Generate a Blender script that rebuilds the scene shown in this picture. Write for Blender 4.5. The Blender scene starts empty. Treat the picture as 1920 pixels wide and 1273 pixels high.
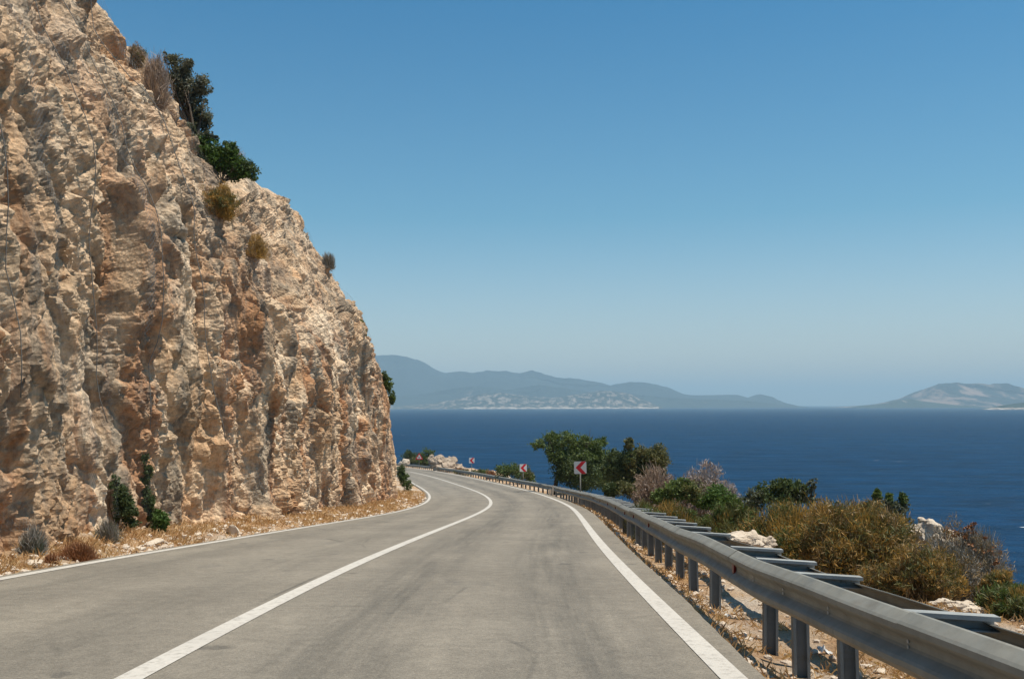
import bpy, math, random
import numpy as np
from mathutils import Vector, Matrix

random.seed(7)
RNG = np.random.default_rng(11)
SC = bpy.context.scene
COL = SC.collection

# ------------------------------------------------------------------ camera geometry (metres, camera at the origin)
W, H, F = 1920.0, 1273.0, 1920.0
PITCH = math.atan((760.0 - 636.5) / F)
ROLL = math.radians(0.13)
SEA = -30.0
CP, SP = math.cos(PITCH), math.sin(PITCH)
CR, SR = math.cos(ROLL), math.sin(ROLL)

def ray(px, py):
    qx, qy = px - 960.0, 636.5 - py
    a, b = qx * CR + qy * SR, -qx * SR + qy * CR
    return np.array([a, F * CP - b * SP, F * SP + b * CP])

def at(px, py, Y):
    r = ray(px, py)
    return r * (Y / r[1])

# ------------------------------------------------------------------ road centre line
S = np.arange(-12, 300, 0.5)
KN = [-2, 12, 24, 34, 44, 54, 64, 74, 86, 100, 120, 190, 300]
KV = [-.0022, -.0028, -.0003, .0017, .0031, .0050, .0044, .0028, .0012, .0006, .0010, .0014, .006]
GN = [-2, 15, 30, 45, 60, 80, 100, 125, 150, 190, 300]
GV = [.0549, .0761, .0756, .0712, .0561, .0491, .0443, .0437, .0442, .0438, .04]
BN = [-2, 20, 40, 60, 90, 190]
BV = [-.0209, .0014, .0212, .0155, .0212, .0209]
_k = np.interp(S, KN, KV); _k[S < -2] = 0
_i0 = int(np.argmin(np.abs(S + 2)))
def _cum(v, start):
    c = np.concatenate([[0], np.cumsum((v[:-1] + v[1:]) * .25)])
    return c - c[_i0] + start
TH = _cum(_k, 0.0131)
PX = _cum(-np.sin(TH), -2.1119)
PY = _cum(np.cos(TH), -2.0)
_z = _cum(-np.interp(S, GN, GV), 0.0)
PZ = _z - np.interp(0, S, _z) - 1.1639
LW, RW = 3.4322, 3.4187            # lane widths

def path(s, d):
    """plan position and road-plane height at arc length s, offset d (right positive)"""
    th = np.interp(s, S, TH)
    x = np.interp(s, S, PX) + np.cos(th) * d
    y = np.interp(s, S, PY) + np.sin(th) * d
    z = np.interp(s, S, PZ) + np.interp(s, BN, BV) * np.clip(d, -6, 6)
    return x, y, z

def to_sd(x, y):
    i = int(np.argmin((PX - x) ** 2 + (PY - y) ** 2))
    th = TH[i]
    d = (x - PX[i]) * math.cos(th) + (y - PY[i]) * math.sin(th)
    s = S[i] + (x - PX[i]) * -math.sin(th) + (y - PY[i]) * math.cos(th)
    return float(s), float(d)

def edge(s):                        # right edge of the asphalt
    return RW + np.interp(s, [4, 6.5, 10, 20, 33, 46, 200], [.15, .20, .31, .43, .52, .45, .45])

# ------------------------------------------------------------------ noise
def _hash(ix, iy, iz, seed):
    h = (ix.astype(np.int64) * 374761393 + iy.astype(np.int64) * 668265263 + iz.astype(np.int64) * 2147483647 + seed * 974711) & 0xffffffff
    h = ((h ^ (h >> 13)) * 1274126177) & 0xffffffff
    h = ((h ^ (h >> 16)) * 2246822519) & 0xffffffff
    return h ^ (h >> 15)

_G = RNG.normal(size=(64, 3)); _G /= np.linalg.norm(_G, axis=1)[:, None]
def noise(P, scale=1.0, seed=0):
    p = P / scale
    i = np.floor(p); f = p - i; i = i.astype(np.int64)
    u = f * f * f * (f * (f * 6 - 15) + 10)
    r = 0
    for a in (0, 1):
        for b in (0, 1):
            for c in (0, 1):
                g = _G[_hash(i[..., 0] + a, i[..., 1] + b, i[..., 2] + c, seed) & 63]
                dt = g[..., 0] * (f[..., 0] - a) + g[..., 1] * (f[..., 1] - b) + g[..., 2] * (f[..., 2] - c)
                w = (u[..., 0] if a else 1 - u[..., 0]) * (u[..., 1] if b else 1 - u[..., 1]) * (u[..., 2] if c else 1 - u[..., 2])
                r = r + dt * w
    return r * 1.6

def fbm(P, scale, octs=4, seed=0, gain=.5):
    r, a = 0, 1.0
    for o in range(octs):
        r = r + a * noise(P, scale, seed + o * 17); a *= gain; scale /= 2.03
    return r

def cells(P, scale, seed=0):
    """Worley cells: F1, F2, cell random and the vector from the cell centre"""
    p = P / scale
    i = np.floor(p - .5).astype(np.int64)
    n = p.shape[:-1]
    f1 = np.full(n, 9.); f2 = np.full(n, 9.); cid = np.zeros(n, np.int64); vec = np.zeros(p.shape)
    for a in (0, 1):
        for b in (0, 1):
            for c in (0, 1):
                h = _hash(i[..., 0] + a, i[..., 1] + b, i[..., 2] + c, seed)
                q = np.stack([(h & 1023) / 1023., ((h >> 10) & 1023) / 1023., ((h >> 20) & 1023) / 1023.], -1)
                v = p - (i + np.array([a, b, c]) + .12 + .76 * q)
                dd = (v ** 2).sum(-1)
                m = dd < f1
                f2 = np.where(m, f1, np.minimum(f2, dd)); f1 = np.where(m, dd, f1)
                cid = np.where(m, h, cid); vec = np.where(m[..., None], v, vec)
    return np.sqrt(f1), np.sqrt(f2), cid, vec * scale

def facets(P, scale, seed, tilt=.6, soft=.26):
    f1, f2, cid, v = cells(P, scale, seed)
    g = _G[cid & 63] * tilt
    off = ((cid >> 7) & 255) / 255. - .5
    e = np.clip((f2 - f1) / soft, 0, 1); e = e * e * (3 - 2 * e)
    return (off * scale + (g * v).sum(-1)) * (.12 + .88 * e), f2 - f1, ((cid >> 17) & 255) / 255.

# ------------------------------------------------------------------ object helpers
def tag(o, label=None, cat=None, group=None, kind=None):
    if label: o['label'] = label
    if cat: o['category'] = cat
    if group: o['group'] = group
    if kind: o['kind'] = kind
    return o

def thing(name, label, cat, loc=(0, 0, 0), group=None):
    o = bpy.data.objects.new(name, None); COL.objects.link(o)
    o.location = loc; o.empty_display_size = .2
    return tag(o, label, cat, group)

def mesh_obj(name, V, Fc, mat, parent=None, smooth=False, attrs=None, uv=None, origin=None):
    """V (n,3) world coordinates, Fc (m,3|4) or list of tuples -> ONE mesh object"""
    V = np.asarray(V, dtype=np.float64)
    if origin is None:
        origin = np.array(parent.location) if parent is not None else np.zeros(3)
        p = parent.parent if parent is not None else None
        while p is not None:
            origin = origin + np.array(p.location); p = p.parent
        loc = (0, 0, 0)
    else:
        origin = np.asarray(origin, float); loc = tuple(origin)
    me = bpy.data.meshes.new(name)
    if isinstance(Fc, np.ndarray):
        k = Fc.shape[1]
        me.vertices.add(len(V)); me.vertices.foreach_set('co', (V - origin).astype(np.float32).ravel())
        me.loops.add(Fc.size); me.loops.foreach_set('vertex_index', Fc.astype(np.int32).ravel())
        me.polygons.add(len(Fc))
        me.polygons.foreach_set('loop_start', np.arange(0, Fc.size, k, dtype=np.int32))
        me.update(calc_edges=True)
    else:
        me.from_pydata((V - origin).tolist(), [], Fc)
    me.polygons.foreach_set('use_smooth', np.full(len(me.polygons), smooth))
    if attrs:
        for an, av in attrs.items():
            a = me.attributes.new(an, 'FLOAT', 'POINT'); a.data.foreach_set('value', np.asarray(av, np.float32).ravel())
    if uv is not None:
        lv = np.empty(len(me.loops), np.int32); me.loops.foreach_get('vertex_index', lv)
        l = me.uv_layers.new(name='UVMap'); l.data.foreach_set('uv', np.asarray(uv, np.float32)[lv].ravel())
    me.validate(verbose=False)
    me.update()
    o = bpy.data.objects.new(name, me); COL.objects.link(o)
    if mat: me.materials.append(mat)
    if parent is not None: o.parent = parent
    o.location = loc
    return o

def grid_faces(nr, nc):
    i = np.arange(nr * nc).reshape(nr, nc)
    return np.stack([i[:-1, :-1], i[:-1, 1:], i[1:, 1:], i[1:, :-1]], -1).reshape(-1, 4)

class MB:
    """collects pieces of one mesh"""
    def __init__(self): self.V = []; self.F = []; self.n = 0
    def add(self, V, F):
        V = [tuple(v) for v in V]
        self.V += V; self.F += [tuple(int(a) + self.n for a in f) for f in F]; self.n += len(V); return self
    def box(self, c, sx, sy, sz, M=None):
        c = np.array(c, float); M = np.eye(3) if M is None else np.array(M)
        pts = [c + M @ np.array([x * sx / 2, y * sy / 2, z * sz / 2]) for z in (-1, 1) for y in (-1, 1) for x in (-1, 1)]
        return self.add(pts, [(0, 2, 3, 1), (4, 5, 7, 6), (0, 1, 5, 4), (2, 6, 7, 3), (0, 4, 6, 2), (1, 3, 7, 5)])
    def tube(self, pts, rad, seg=7, caps=True):
        pts = [np.array(p, float) for p in pts]
        V = []; Fa = []
        for k, p in enumerate(pts):
            t = pts[min(k + 1, len(pts) - 1)] - pts[max(k - 1, 0)]; t = t / (np.linalg.norm(t) + 1e-9)
            a = np.cross(t, [0.31, .95, .05]); a /= np.linalg.norm(a) + 1e-9; b = np.cross(t, a)
            for j in range(seg):
                an = 2 * math.pi * j / seg
                V.append(p + (a * math.cos(an) + b * math.sin(an)) * rad[k])
        for k in range(len(pts) - 1):
            for j in range(seg):
                Fa.append((k * seg + j, k * seg + (j + 1) % seg, (k + 1) * seg + (j + 1) % seg, (k + 1) * seg + j))
        if caps:
            Fa.append(tuple(range(seg))[::-1]); Fa.append(tuple(range((len(pts) - 1) * seg, len(pts) * seg)))
        return self.add(V, Fa)
    def prism(self, poly, h0, h1, fr):
        """polygon (u,v) extruded between h0 and h1; fr(u,v,h)->xyz"""
        n = len(poly)
        V = [fr(u, v, h0) for u, v in poly] + [fr(u, v, h1) for u, v in poly]
        Fa = [(i, (i + 1) % n, n + (i + 1) % n, n + i) for i in range(n)]
        Fa.append(tuple(range(n))[::-1]); Fa.append(tuple(range(n, 2 * n)))
        return self.add(V, Fa)
    def build(self, name, mat, parent=None, smooth=False, origin=None):
        o = mesh_obj(name, self.V, self.F, mat, parent, smooth, origin=origin)
        return o

# ------------------------------------------------------------------ materials
def lin(r, g, b):
    f = lambda c: (c / 255.) / 12.92 if c / 255. <= .04045 else ((c / 255. + .055) / 1.055) ** 2.4
    return (f(r), f(g), f(b), 1)

class NT:
    def __init__(self, name):
        self.m = bpy.data.materials.new(name); self.m.use_nodes = True
        self.t = self.m.node_tree; self.t.nodes.clear()
        self.out = self.t.nodes.new('ShaderNodeOutputMaterial')
    def n(self, typ, **kw):
        nd = self.t.nodes.new('ShaderNode' + typ)
        for k, v in kw.items():
            if k in nd.inputs: self.set(nd.inputs[k], v)
            else: setattr(nd, k, v)
        return nd
    def set(self, sock, v):
        if hasattr(v, 'is_linked') or isinstance(v, bpy.types.NodeSocket): self.t.links.new(v, sock)
        else: sock.default_value = v
    def coord(self, kind='Object', scale=(1, 1, 1), rot=(0, 0, 0)):
        tc = self.n('TexCoord'); mp = self.n('Mapping'); self.t.links.new(tc.outputs[kind], mp.inputs['Vector'])
        mp.inputs['Scale'].default_value = scale; mp.inputs['Rotation'].default_value = rot
        return mp.outputs['Vector']
    def noise(self, vec, scale, detail=4, rough=.55, dist=0.0):
        nd = self.n('TexNoise'); self.set(nd.inputs['Vector'], vec)
        nd.inputs['Scale'].default_value = scale; nd.inputs['Detail'].default_value = detail
        nd.inputs['Roughness'].default_value = rough; nd.inputs['Distortion'].default_value = dist
        return nd.outputs['Fac']
    def voro(self, vec, scale, feature='F1', out='Distance'):
        nd = self.n('TexVoronoi', feature=feature); self.set(nd.inputs['Vector'], vec); nd.inputs['Scale'].default_value = scale
        return nd.outputs[out]
    def ramp(self, fac, stops, interp='LINEAR'):
        nd = self.n('ValToRGB'); nd.color_ramp.interpolation = interp
        el = nd.color_ramp.elements
        while len(el) > 1: el.remove(el[-1])
        el[0].position = stops[0][0]; el[0].color = stops[0][1]
        for p, c in stops[1:]:
            e = el.new(p); e.color = c
        self.set(nd.inputs['Fac'], fac); return nd.outputs['Color']
    def step(self, fac, lo, hi, a=0., b=1.):
        nd = self.n('MapRange'); nd.clamp = True
        self.set(nd.inputs['Value'], fac)
        for k, v in (('From Min', lo), ('From Max', hi), ('To Min', a), ('To Max', b)): self.set(nd.inputs[k], v)
        return nd.outputs['Result']
    def mix(self, fac, a, b, blend='MIX'):
        nd = self.n('Mix', data_type='RGBA', blend_type=blend)
        self.set(nd.inputs['Factor'], fac)
        self.set(nd.inputs[6], a); self.set(nd.inputs[7], b); return nd.outputs[2]
    def math(self, op, a, b=0.0):
        nd = self.n('Math', operation=op); self.set(nd.inputs[0], a); self.set(nd.inputs[1], b); return nd.outputs[0]
    def attr(self, name):
        nd = self.n('Attribute', attribute_name=name); return nd.outputs['Fac']
    def bump(self, height, strength=.5, dist=.05):
        nd = self.n('Bump'); self.set(nd.inputs['Height'], height)
        nd.inputs['Strength'].default_value = strength; nd.inputs['Distance'].default_value = dist
        return nd.outputs['Normal']
    def bsdf(self, color, rough=.8, metal=0., normal=None, spec=.3, **kw):
        b = self.n('BsdfPrincipled')
        self.set(b.inputs['Base Color'], color); self.set(b.inputs['Roughness'], rough)
        b.inputs['Metallic'].default_value = metal; b.inputs['Specular IOR Level'].default_value = spec
        if normal is not None: self.set(b.inputs['Normal'], normal)
        for k, v in kw.items(): self.set(b.inputs[k.replace('_', ' ')], v)
        return b.outputs[0]
    def done(self, shader):
        self.t.links.new(shader, self.out.inputs['Surface']); return self.m

def G(v): return (v, v, v, 1)

def mat_rock(name, tone_attr=True):
    n = NT(name); c = n.coord('Object')
    warm = n.noise(c, .35, 4, .62, .4)
    base = n.ramp(warm, [(.30, (.56, .345, .19, 1)), (.46, (.70, .51, .335, 1)), (.66, (.82, .665, .49, 1))])
    # warm ochre and rust running down the face
    low = n.n('SeparateXYZ'); n.set(low.inputs[0], c)
    cs = n.coord('Object', (1, 1, .2))
    rust = n.step(n.noise(cs, .58, 6, .62, .9), n.step(low.outputs[1], 40., 58., .465, .425), n.step(low.outputs[1], 40., 58., .575, .545))
    rustc = n.ramp(n.noise(c, 2.5, 4, .65), [(.3, (.24, .085, .030, 1)), (.7, (.54, .25, .10, 1))])
    col = n.mix(n.math('MULTIPLY', rust, n.step(low.outputs[2], 1.0, 7.5, .74, .26)), base, rustc)
    # weathered grey lichen streaks
    cg = n.coord('Object', (1.3, 1.3, .16), (.15, 0, 0))
    grey = n.step(n.noise(cg, .85, 7, .66, .6), .49, .6)
    greyc = n.ramp(n.noise(c, 6, 3), [(.3, (.085, .078, .066, 1)), (.7, (.30, .272, .228, 1))])
    col = n.mix(n.math('MULTIPLY', grey, .7), col, greyc)
    fine = n.noise(c, 7, 8, .72)
    col = n.mix(1.0, col, n.ramp(fine, [(.29, G(.46)), (.5, G(.97)), (.70, G(1.25))]), 'MULTIPLY')
    if tone_attr:
        col = n.mix(1.0, col, n.ramp(n.attr('tone'), [(0, (.72, .7, .68, 1)), (1, (1.18, 1.16, 1.14, 1))]), 'MULTIPLY')
    h = n.math('ADD', n.math('MULTIPLY', n.voro(c, 11, 'F1'), .7), n.noise(c, 13, 9, .75))
    return n.done(n.bsdf(col, .92, normal=n.bump(h, .95, .065), spec=.15))

def mat_stone(name, a, b):
    n = NT(name); c = n.coord('Object')
    col = n.ramp(n.noise(c, 3, 6, .65), [(.3, a), (.7, b)])
    return n.done(n.bsdf(col, .9, normal=n.bump(n.noise(c, 10, 8, .7), .8, .04), spec=.15))

def mat_ground():
    n = NT('dry_ground'); c = n.coord('Object')
    soil = n.ramp(n.noise(c, 1.6, 6, .65), [(.3, (.36, .20, .10, 1)), (.52, (.50, .335, .20, 1)), (.72, (.60, .47, .34, 1))])
    pale = n.step(n.noise(c, .55, 5, .6, .3), .5, .62)
    col = n.mix(n.math('MULTIPLY', pale, .75), soil, (.60, .52, .43, 1))
    col = n.mix(1.0, col, n.ramp(n.noise(c, 22, 6, .75), [(.3, G(.55)), (.5, G(.95)), (.72, G(1.2))]), 'MULTIPLY')
    h = n.math('ADD', n.noise(c, 18, 8, .75), n.math('MULTIPLY', n.voro(c, 26), .5))
    return n.done(n.bsdf(col, .95, normal=n.bump(h, 1.0, .06), spec=.1))

def mat_asphalt():
    n = NT('asphalt'); uv = n.coord('UV'); c = n.coord('Object')
    base = n.ramp(n.noise(c, .45, 4, .6), [(.3, (.178, .158, .128, 1)), (.7, (.236, .210, .170, 1))])
    # polished, rubber-darkened wheel tracks along the lanes (u = offset across the road, v = along it)
    sep = n.n('SeparateXYZ'); n.set(sep.inputs[0], uv)
    u = sep.outputs[0]
    wob = n.math('ADD', u, n.math('MULTIPLY', n.math('SUBTRACT', n.noise(n.coord('UV', (.2, .05, 1)), 1.5, 3), .5), 1.1))
    def band(pos, wdt):
        return n.step(n.math('ABSOLUTE', n.math('SUBTRACT', wob, pos)), .1, wdt, 1., 0.)
    tr = n.math('ADD', n.math('ADD', band(1.0, .65), band(2.55, .7)), n.math('MULTIPLY', n.math('ADD', band(-1.0, .6), band(-2.5, .6)), .55))
    streak = n.noise(n.coord('UV', (3.2, .12, 1)), 2.0, 5, .65)
    tr = n.math('MULTIPLY', tr, n.step(streak, .32, .68, .15, 1.))
    col = n.mix(n.math('MULTIPLY', tr, .85), base, (.105, .096, .081, 1))
    patch = n.step(n.noise(n.coord('UV', (.9, .28, 1)), 1.0, 4, .6), .62, .72)
    col = n.mix(n.math('MULTIPLY', patch, .45), col, (.105, .10, .092, 1))
    dust = n.step(n.noise(n.coord('UV', (1.1, .16, 1)), 1.3, 4, .6), .52, .7)
    col = n.mix(n.math('MULTIPLY', dust, .35), col, (.30, .265, .212, 1))
    # hairline cracks, thicker where the surface has been patched
    vo = n.n('TexVoronoi', feature='DISTANCE_TO_EDGE'); n.set(vo.inputs['Vector'], n.mix(.16, n.coord('UV', (.55, .22, 1)), n.n('TexNoise', Scale=1.6, Detail=6).outputs['Color'])); vo.inputs['Scale'].default_value = 1.0
    ck = n.math('MULTIPLY', n.step(vo.outputs[0], .004, .011, 1., 0.), n.step(n.noise(c, .35, 3), .5, .62))
    col = n.mix(n.math('MULTIPLY', ck, .5), col, (.05, .047, .042, 1))
    spot = n.math('MULTIPLY', n.step(n.noise(c, 2.3, 3, .5), .69, .74), .5)
    col = n.mix(spot, col, (.07, .066, .06, 1))
    mid = n.noise(c, 7, 5, .7)
    col = n.mix(1.0, col, n.ramp(mid, [(.3, G(.84)), (.5, G(1.)), (.7, G(1.14))]), 'MULTIPLY')
    gr = n.noise(c, 48, 5, .78)
    col = n.mix(1.0, col, n.ramp(gr, [(.27, G(.62)), (.5, G(1.)), (.73, G(1.38))]), 'MULTIPLY')
    h = n.math('ADD', gr, n.math('MULTIPLY', n.voro(c, 85), .8))
    return n.done(n.bsdf(col, .82, normal=n.bump(h, .5, .01), spec=.25))

def mat_paint():
    n = NT('road_paint'); c = n.coord('Object')
    wear = n.step(n.noise(c, 14, 7, .75), .34, .5)
    big = n.step(n.noise(c, .6, 3), .3, .6, .75, 1.)
    col = n.mix(n.math('MULTIPLY', wear, big), (.33, .305, .27, 1), (.52, .49, .44, 1))
    return n.done(n.bsdf(col, .7, normal=n.bump(n.noise(c, 60, 4), .3, .01)))

def mat_steel(name='galvanised_steel', a=(.17, .165, .14, 1), b=(.27, .262, .225, 1)):
    n = NT(name); c = n.coord('Object')
    col = n.ramp(n.noise(c, 3.5, 6, .65), [(.3, a), (.7, b)])
    grime = n.step(n.noise(n.coord('Object', (2, 2, 7)), 1.2, 6, .7), .55, .75)
    col = n.mix(n.math('MULTIPLY', grime, .6), col, (.15, .125, .095, 1))
    fleck = n.step(n.noise(c, 9, 4, .7), .66, .72)
    col = n.mix(n.math('MULTIPLY', fleck, .6), col, (.10, .085, .07, 1))
    return n.done(n.bsdf(col, n.ramp(n.noise(c, 8, 4), [(.3, G(.5)), (.7, G(.7))]), .0, normal=n.bump(n.noise(c, 5, 5), .12, .01), spec=.4))

def mat_plain(name, col, rough=.6, metal=0., var=.2, scale=6):
    n = NT(name); c = n.coord('Object')
    k = n.ramp(n.noise(c, scale, 5, .65), [(.3, G(1 - var)), (.7, G(1 + var * .5))])
    return n.done(n.bsdf(n.mix(1., col, k, 'MULTIPLY'), rough, metal))

def mat_leaf(name, stops, trans=.25, rough=.6):
    n = NT(name)
    col = n.ramp(n.attr('tone'), stops)
    d = n.bsdf(col, rough, spec=.25)
    t = n.n('BsdfTranslucent'); n.set(t.inputs['Color'], n.mix(1., col, (1.25, 1.2, .75, 1), 'MULTIPLY'))
    m = n.n('MixShader'); m.inputs[0].default_value = trans
    n.t.links.new(d, m.inputs[1]); n.t.links.new(t.outputs[0], m.inputs[2])
    return n.done(m.outputs[0])

def mat_sea():
    n = NT('sea_water'); c = n.coord('Object')
    cx = n.coord('Object', (.55, 1, 1), (0, 0, .35))
    h = n.math('ADD', n.math('MULTIPLY', n.noise(cx, .028, 6, .6, .2), 2.0), n.math('MULTIPLY', n.noise(cx, .22, 5, .65), .45))
    big = n.noise(n.coord('Object', (.4, 1, 1), (0, 0, .2)), .0022, 6, .6)
    col = n.ramp(big, [(.3, (.0003, .021, .060, 1)), (.7, (.0004, .028, .076, 1))])
    chop = n.noise(cx, .09, 6, .7)
    col = n.mix(1., col, n.ramp(chop, [(.3, G(.55)), (.5, G(1.)), (.72, G(1.6))]), 'MULTIPLY')
    # scattered breaking crests
    cap = n.math('MULTIPLY', n.step(n.noise(cx, .11, 3, .6), .71, .73), n.step(n.noise(c, .012, 2), .57, .62))
    col = n.mix(cap, col, (.6, .63, .65, 1))
    return n.done(n.bsdf(col, .5, normal=n.bump(h, 1.0, 4.), spec=.06))

def mat_far(name, green, rockc, amount=.5, scale=.004):
    n = NT(name); c = n.coord('Object', (1, .5, .55))
    g = n.ramp(n.noise(c, scale * 3, 5, .6), [(.3, tuple(x * .6 for x in green[:3]) + (1,)), (.7, green)])
    r = n.step(n.noise(c, scale * 2, 8, .75), amount, amount + .09)
    col = n.mix(r, g, rockc)
    return n.done(n.bsdf(col, .95, spec=.05))

M = {}
M['rock'] = mat_rock('cliff_rock')
M['white_rock'] = mat_stone('pale_limestone', (.45, .36, .27, 1), (.68, .59, .48, 1))
M['outcrop'] = mat_stone('outcrop_rock', (.27, .20, .145, 1), (.50, .41, .32, 1))
M['stone'] = mat_stone('loose_stone', (.42, .32, .23, 1), (.70, .61, .51, 1))
M['ground'] = mat_ground()
M['asphalt'] = mat_asphalt()
M['paint'] = mat_paint()
M['steel'] = mat_steel()
M['post_steel'] = mat_steel('post_steel', (.13, .15, .16, 1), (.21, .235, .245, 1))
M['spacer_steel'] = mat_steel('spacer_steel', (.24, .245, .235, 1), (.35, .36, .345, 1))
M['red_reflector'] = mat_plain('red_reflector', (.16, .018, .014, 1), .4)
M['sign_white'] = mat_plain('sign_white', (.66, .66, .64, 1), .5, 0, .06)
M['sign_red'] = mat_plain('sign_red', (.60, .018, .03, 1), .5, 0, .08)
M['sign_black'] = mat_plain('sign_black', (.02, .025, .03, 1), .5)
M['sign_back'] = mat_plain('sign_back', (.35, .36, .36, 1), .5, .3)
M['bark'] = mat_plain('bark', (.10, .075, .055, 1), .9, 0, .4, 12)
M['twig'] = mat_plain('dry_twig', (.26, .19, .13, 1), .9, 0, .4, 12)
M['litter'] = mat_plain('white_litter', (.75, .75, .73, 1), .5)
M['sea'] = mat_sea()
M['cable'] = mat_plain('net_cable', (.15, .145, .135, 1), .7, .1)

# ------------------------------------------------------------------ ground
def shelf(s): return np.interp(s, [0, 14, 25, 40, 50, 60, 80, 95, 120, 140, 150, 185, 220, 300], [4.6, 4.4, 4.8, 4.2, 3.2, 2.2, 1.9, 2.4, 3, 6, 9, 9, 6, 6])
def cliff_base(s): return np.interp(s, [4, 12, 18, 40, 61, 65, 69, 73, 78, 84], [.9, 1.0, 2.0, 2.15, 2.1, 2.6, 4.6, 9.5, 19, 34])

def ground_z(s, d):
    s = np.asarray(s, float); d = np.asarray(d, float)
    x, y, z = path(s, d)
    P = np.stack([x, y, np.zeros_like(x)], -1)
    e = d - edge(s); l = -d - (LW + .22)
    r = np.full_like(x, -.07)
    ws = shelf(s)
    a = np.clip(e, 0, None)
    right = -.075 - .14 * np.clip(a / .45, 0, 1) - .02 * np.clip(a, 0, 3) - .6 * np.clip(a - ws, 0, 1.5) ** 2 / 3 - .78 * np.clip(a - ws - 1.5, 0, None)
    amp = np.clip(a * .06, 0, .16) + np.clip((a - ws) * .12, 0, 1.6)
    right = right + amp * fbm(P, 2.6, 4, 5) + .015 * np.clip(a * 3, 0, 1) * noise(P, .25, 9)
    r = np.where(e > -.02, right + .0, r)
    b = np.clip(l, 0, None)
    left = -.05 + .16 * np.clip(b / 2., 0, 1) ** 1.3 + np.clip(b * .2, 0, .12) * fbm(P, .7, 4, 31)
    r = np.where(l > -.02, left, r)
    return np.maximum(z + r, SEA - 4)

def ground_at(x, y):
    s, d = to_sd(x, y)
    return float(ground_z(np.array([s]), np.array([d]))[0])

def ground_hit(px, py, y0=3.5, y1=260):
    Y = y0
    while Y < y1:
        p = at(px, py, Y)
        if p[2] <= ground_at(p[0], p[1]): return p
        Y += .05 + Y * .004
    return at(px, py, y1)

def build_ground():
    s = np.concatenate([np.arange(-8, 60, .2), np.arange(60, 130, .5), np.arange(130, 290, 1.2)])
    dr = np.concatenate([[-.1, -.02, .0, .06, .14, .25], np.arange(.4, 7, .2), np.arange(7, 14, .5), np.linspace(14, 75, 46)])
    dl = np.concatenate([[2.6, 2.0], np.arange(1.8, -.01, -.15), [-.05, -.1]])
    D = np.concatenate([np.repeat([-(LW + .22 + dl)], len(s), 0), np.repeat([[-1.5, 1.5]], len(s), 0), edge(s)[:, None] + dr[None]], 1)
    D = D
    Sg = np.repeat(s[:, None], D.shape[1], 1)
    X, Y, _ = path(Sg, D)
    Z = ground_z(Sg, D)
    V = np.stack([X, Y, Z], -1).reshape(-1, 3)
    o = mesh_obj('ground', V, grid_faces(*D.shape)[:, ::-1], M['ground'], smooth=True)
    tag(o, kind='structure')
build_ground()

# ------------------------------------------------------------------ road and its markings
def strip(name, s, d0, d1, nd, lift, mat, thick=0.0):
    t = np.linspace(0, 1, nd)
    D = d0[:, None] * (1 - t) + d1[:, None] * t
    Sg = np.repeat(s[:, None], nd, 1)
    X, Y, Z = path(Sg, D)
    V = np.stack([X, Y, Z + lift], -1).reshape(-1, 3)
    uv = np.stack([D, Sg], -1).reshape(-1, 2)
    Fc = grid_faces(len(s), nd)
    if thick:                                       # a real broken edge on both sides
        n0 = len(V); a = np.arange(len(s)) * nd; b = a + nd - 1
        low = V.copy(); low[:, 2] -= thick
        V = np.concatenate([V, low]); uv = np.concatenate([uv, uv])
        sd = [np.stack([c[:-1], c[1:], c[1:] + n0, c[:-1] + n0], -1) for c in (a, b)]
        Fc = np.concatenate([Fc, sd[0], sd[1]])
    o = mesh_obj(name, V, Fc, mat, smooth=False, uv=uv)
    return tag(o, kind='structure')

sr = np.concatenate([np.arange(-8, 60, .3), np.arange(60, 290, .8)])
_p1 = np.stack([sr, sr * 0, sr * 0], -1)
rough = .035 * noise(_p1, .8, 77) + .02 * noise(_p1, .3, 78)
strip('road', sr, np.full_like(sr, -LW - .2) + rough, edge(sr) + rough[::-1] * .7, 24, 0., M['asphalt'], .09)
tag(strip('edge_line', sr, np.full_like(sr, RW - .08), np.full_like(sr, RW + .08), 2, .005, M['paint']), kind='structure')
strip('edge_line', sr, np.full_like(sr, -LW - .075), np.full_like(sr, -LW + .075), 2, .005, M['paint'])
sc_ = sr[sr < 150]
strip('centre_line', sc_, np.full_like(sc_, -.08), np.full_like(sc_, .08), 2, .005, M['paint'])

# ------------------------------------------------------------------ cliff
CH_S = [0, 22, 26, 28, 30, 33, 38, 45, 50, 55, 60, 64, 72, 84]
CH_H = [16.5, 16.3, 15.2, 14.0, 12.9, 12.2, 12.0, 14.0, 14.7, 15.7, 16.5, 16.6, 15, 14]
def crest(s): return np.interp(s, CH_S, CH_H)
def prof(h): return .02 * h + .57 * np.log1p(np.exp(np.clip(h - 7., -40, 40)))

def cliff_frame(s):
    d = -(LW + cliff_base(s))
    x, y, z = path(s, d)
    gx, gy = np.gradient(x), np.gradient(y); L = np.hypot(gx, gy)
    return x, y, z, -gy / L, gx / L               # left normal

cs = np.concatenate([np.arange(4, 12, .08), np.arange(12, 30, .042), np.arange(30, 64, .085), np.arange(64, 82, .25)])
_f = np.arange(0, 90, .5)
_fx, _fy, _fz, _nx, _ny = cliff_frame(_f)
_w = np.ones(9) / 9
_nx = np.convolve(np.pad(_nx, 4, 'edge'), _w, 'valid'); _ny = np.convolve(np.pad(_ny, 4, 'edge'), _w, 'valid')

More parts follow.
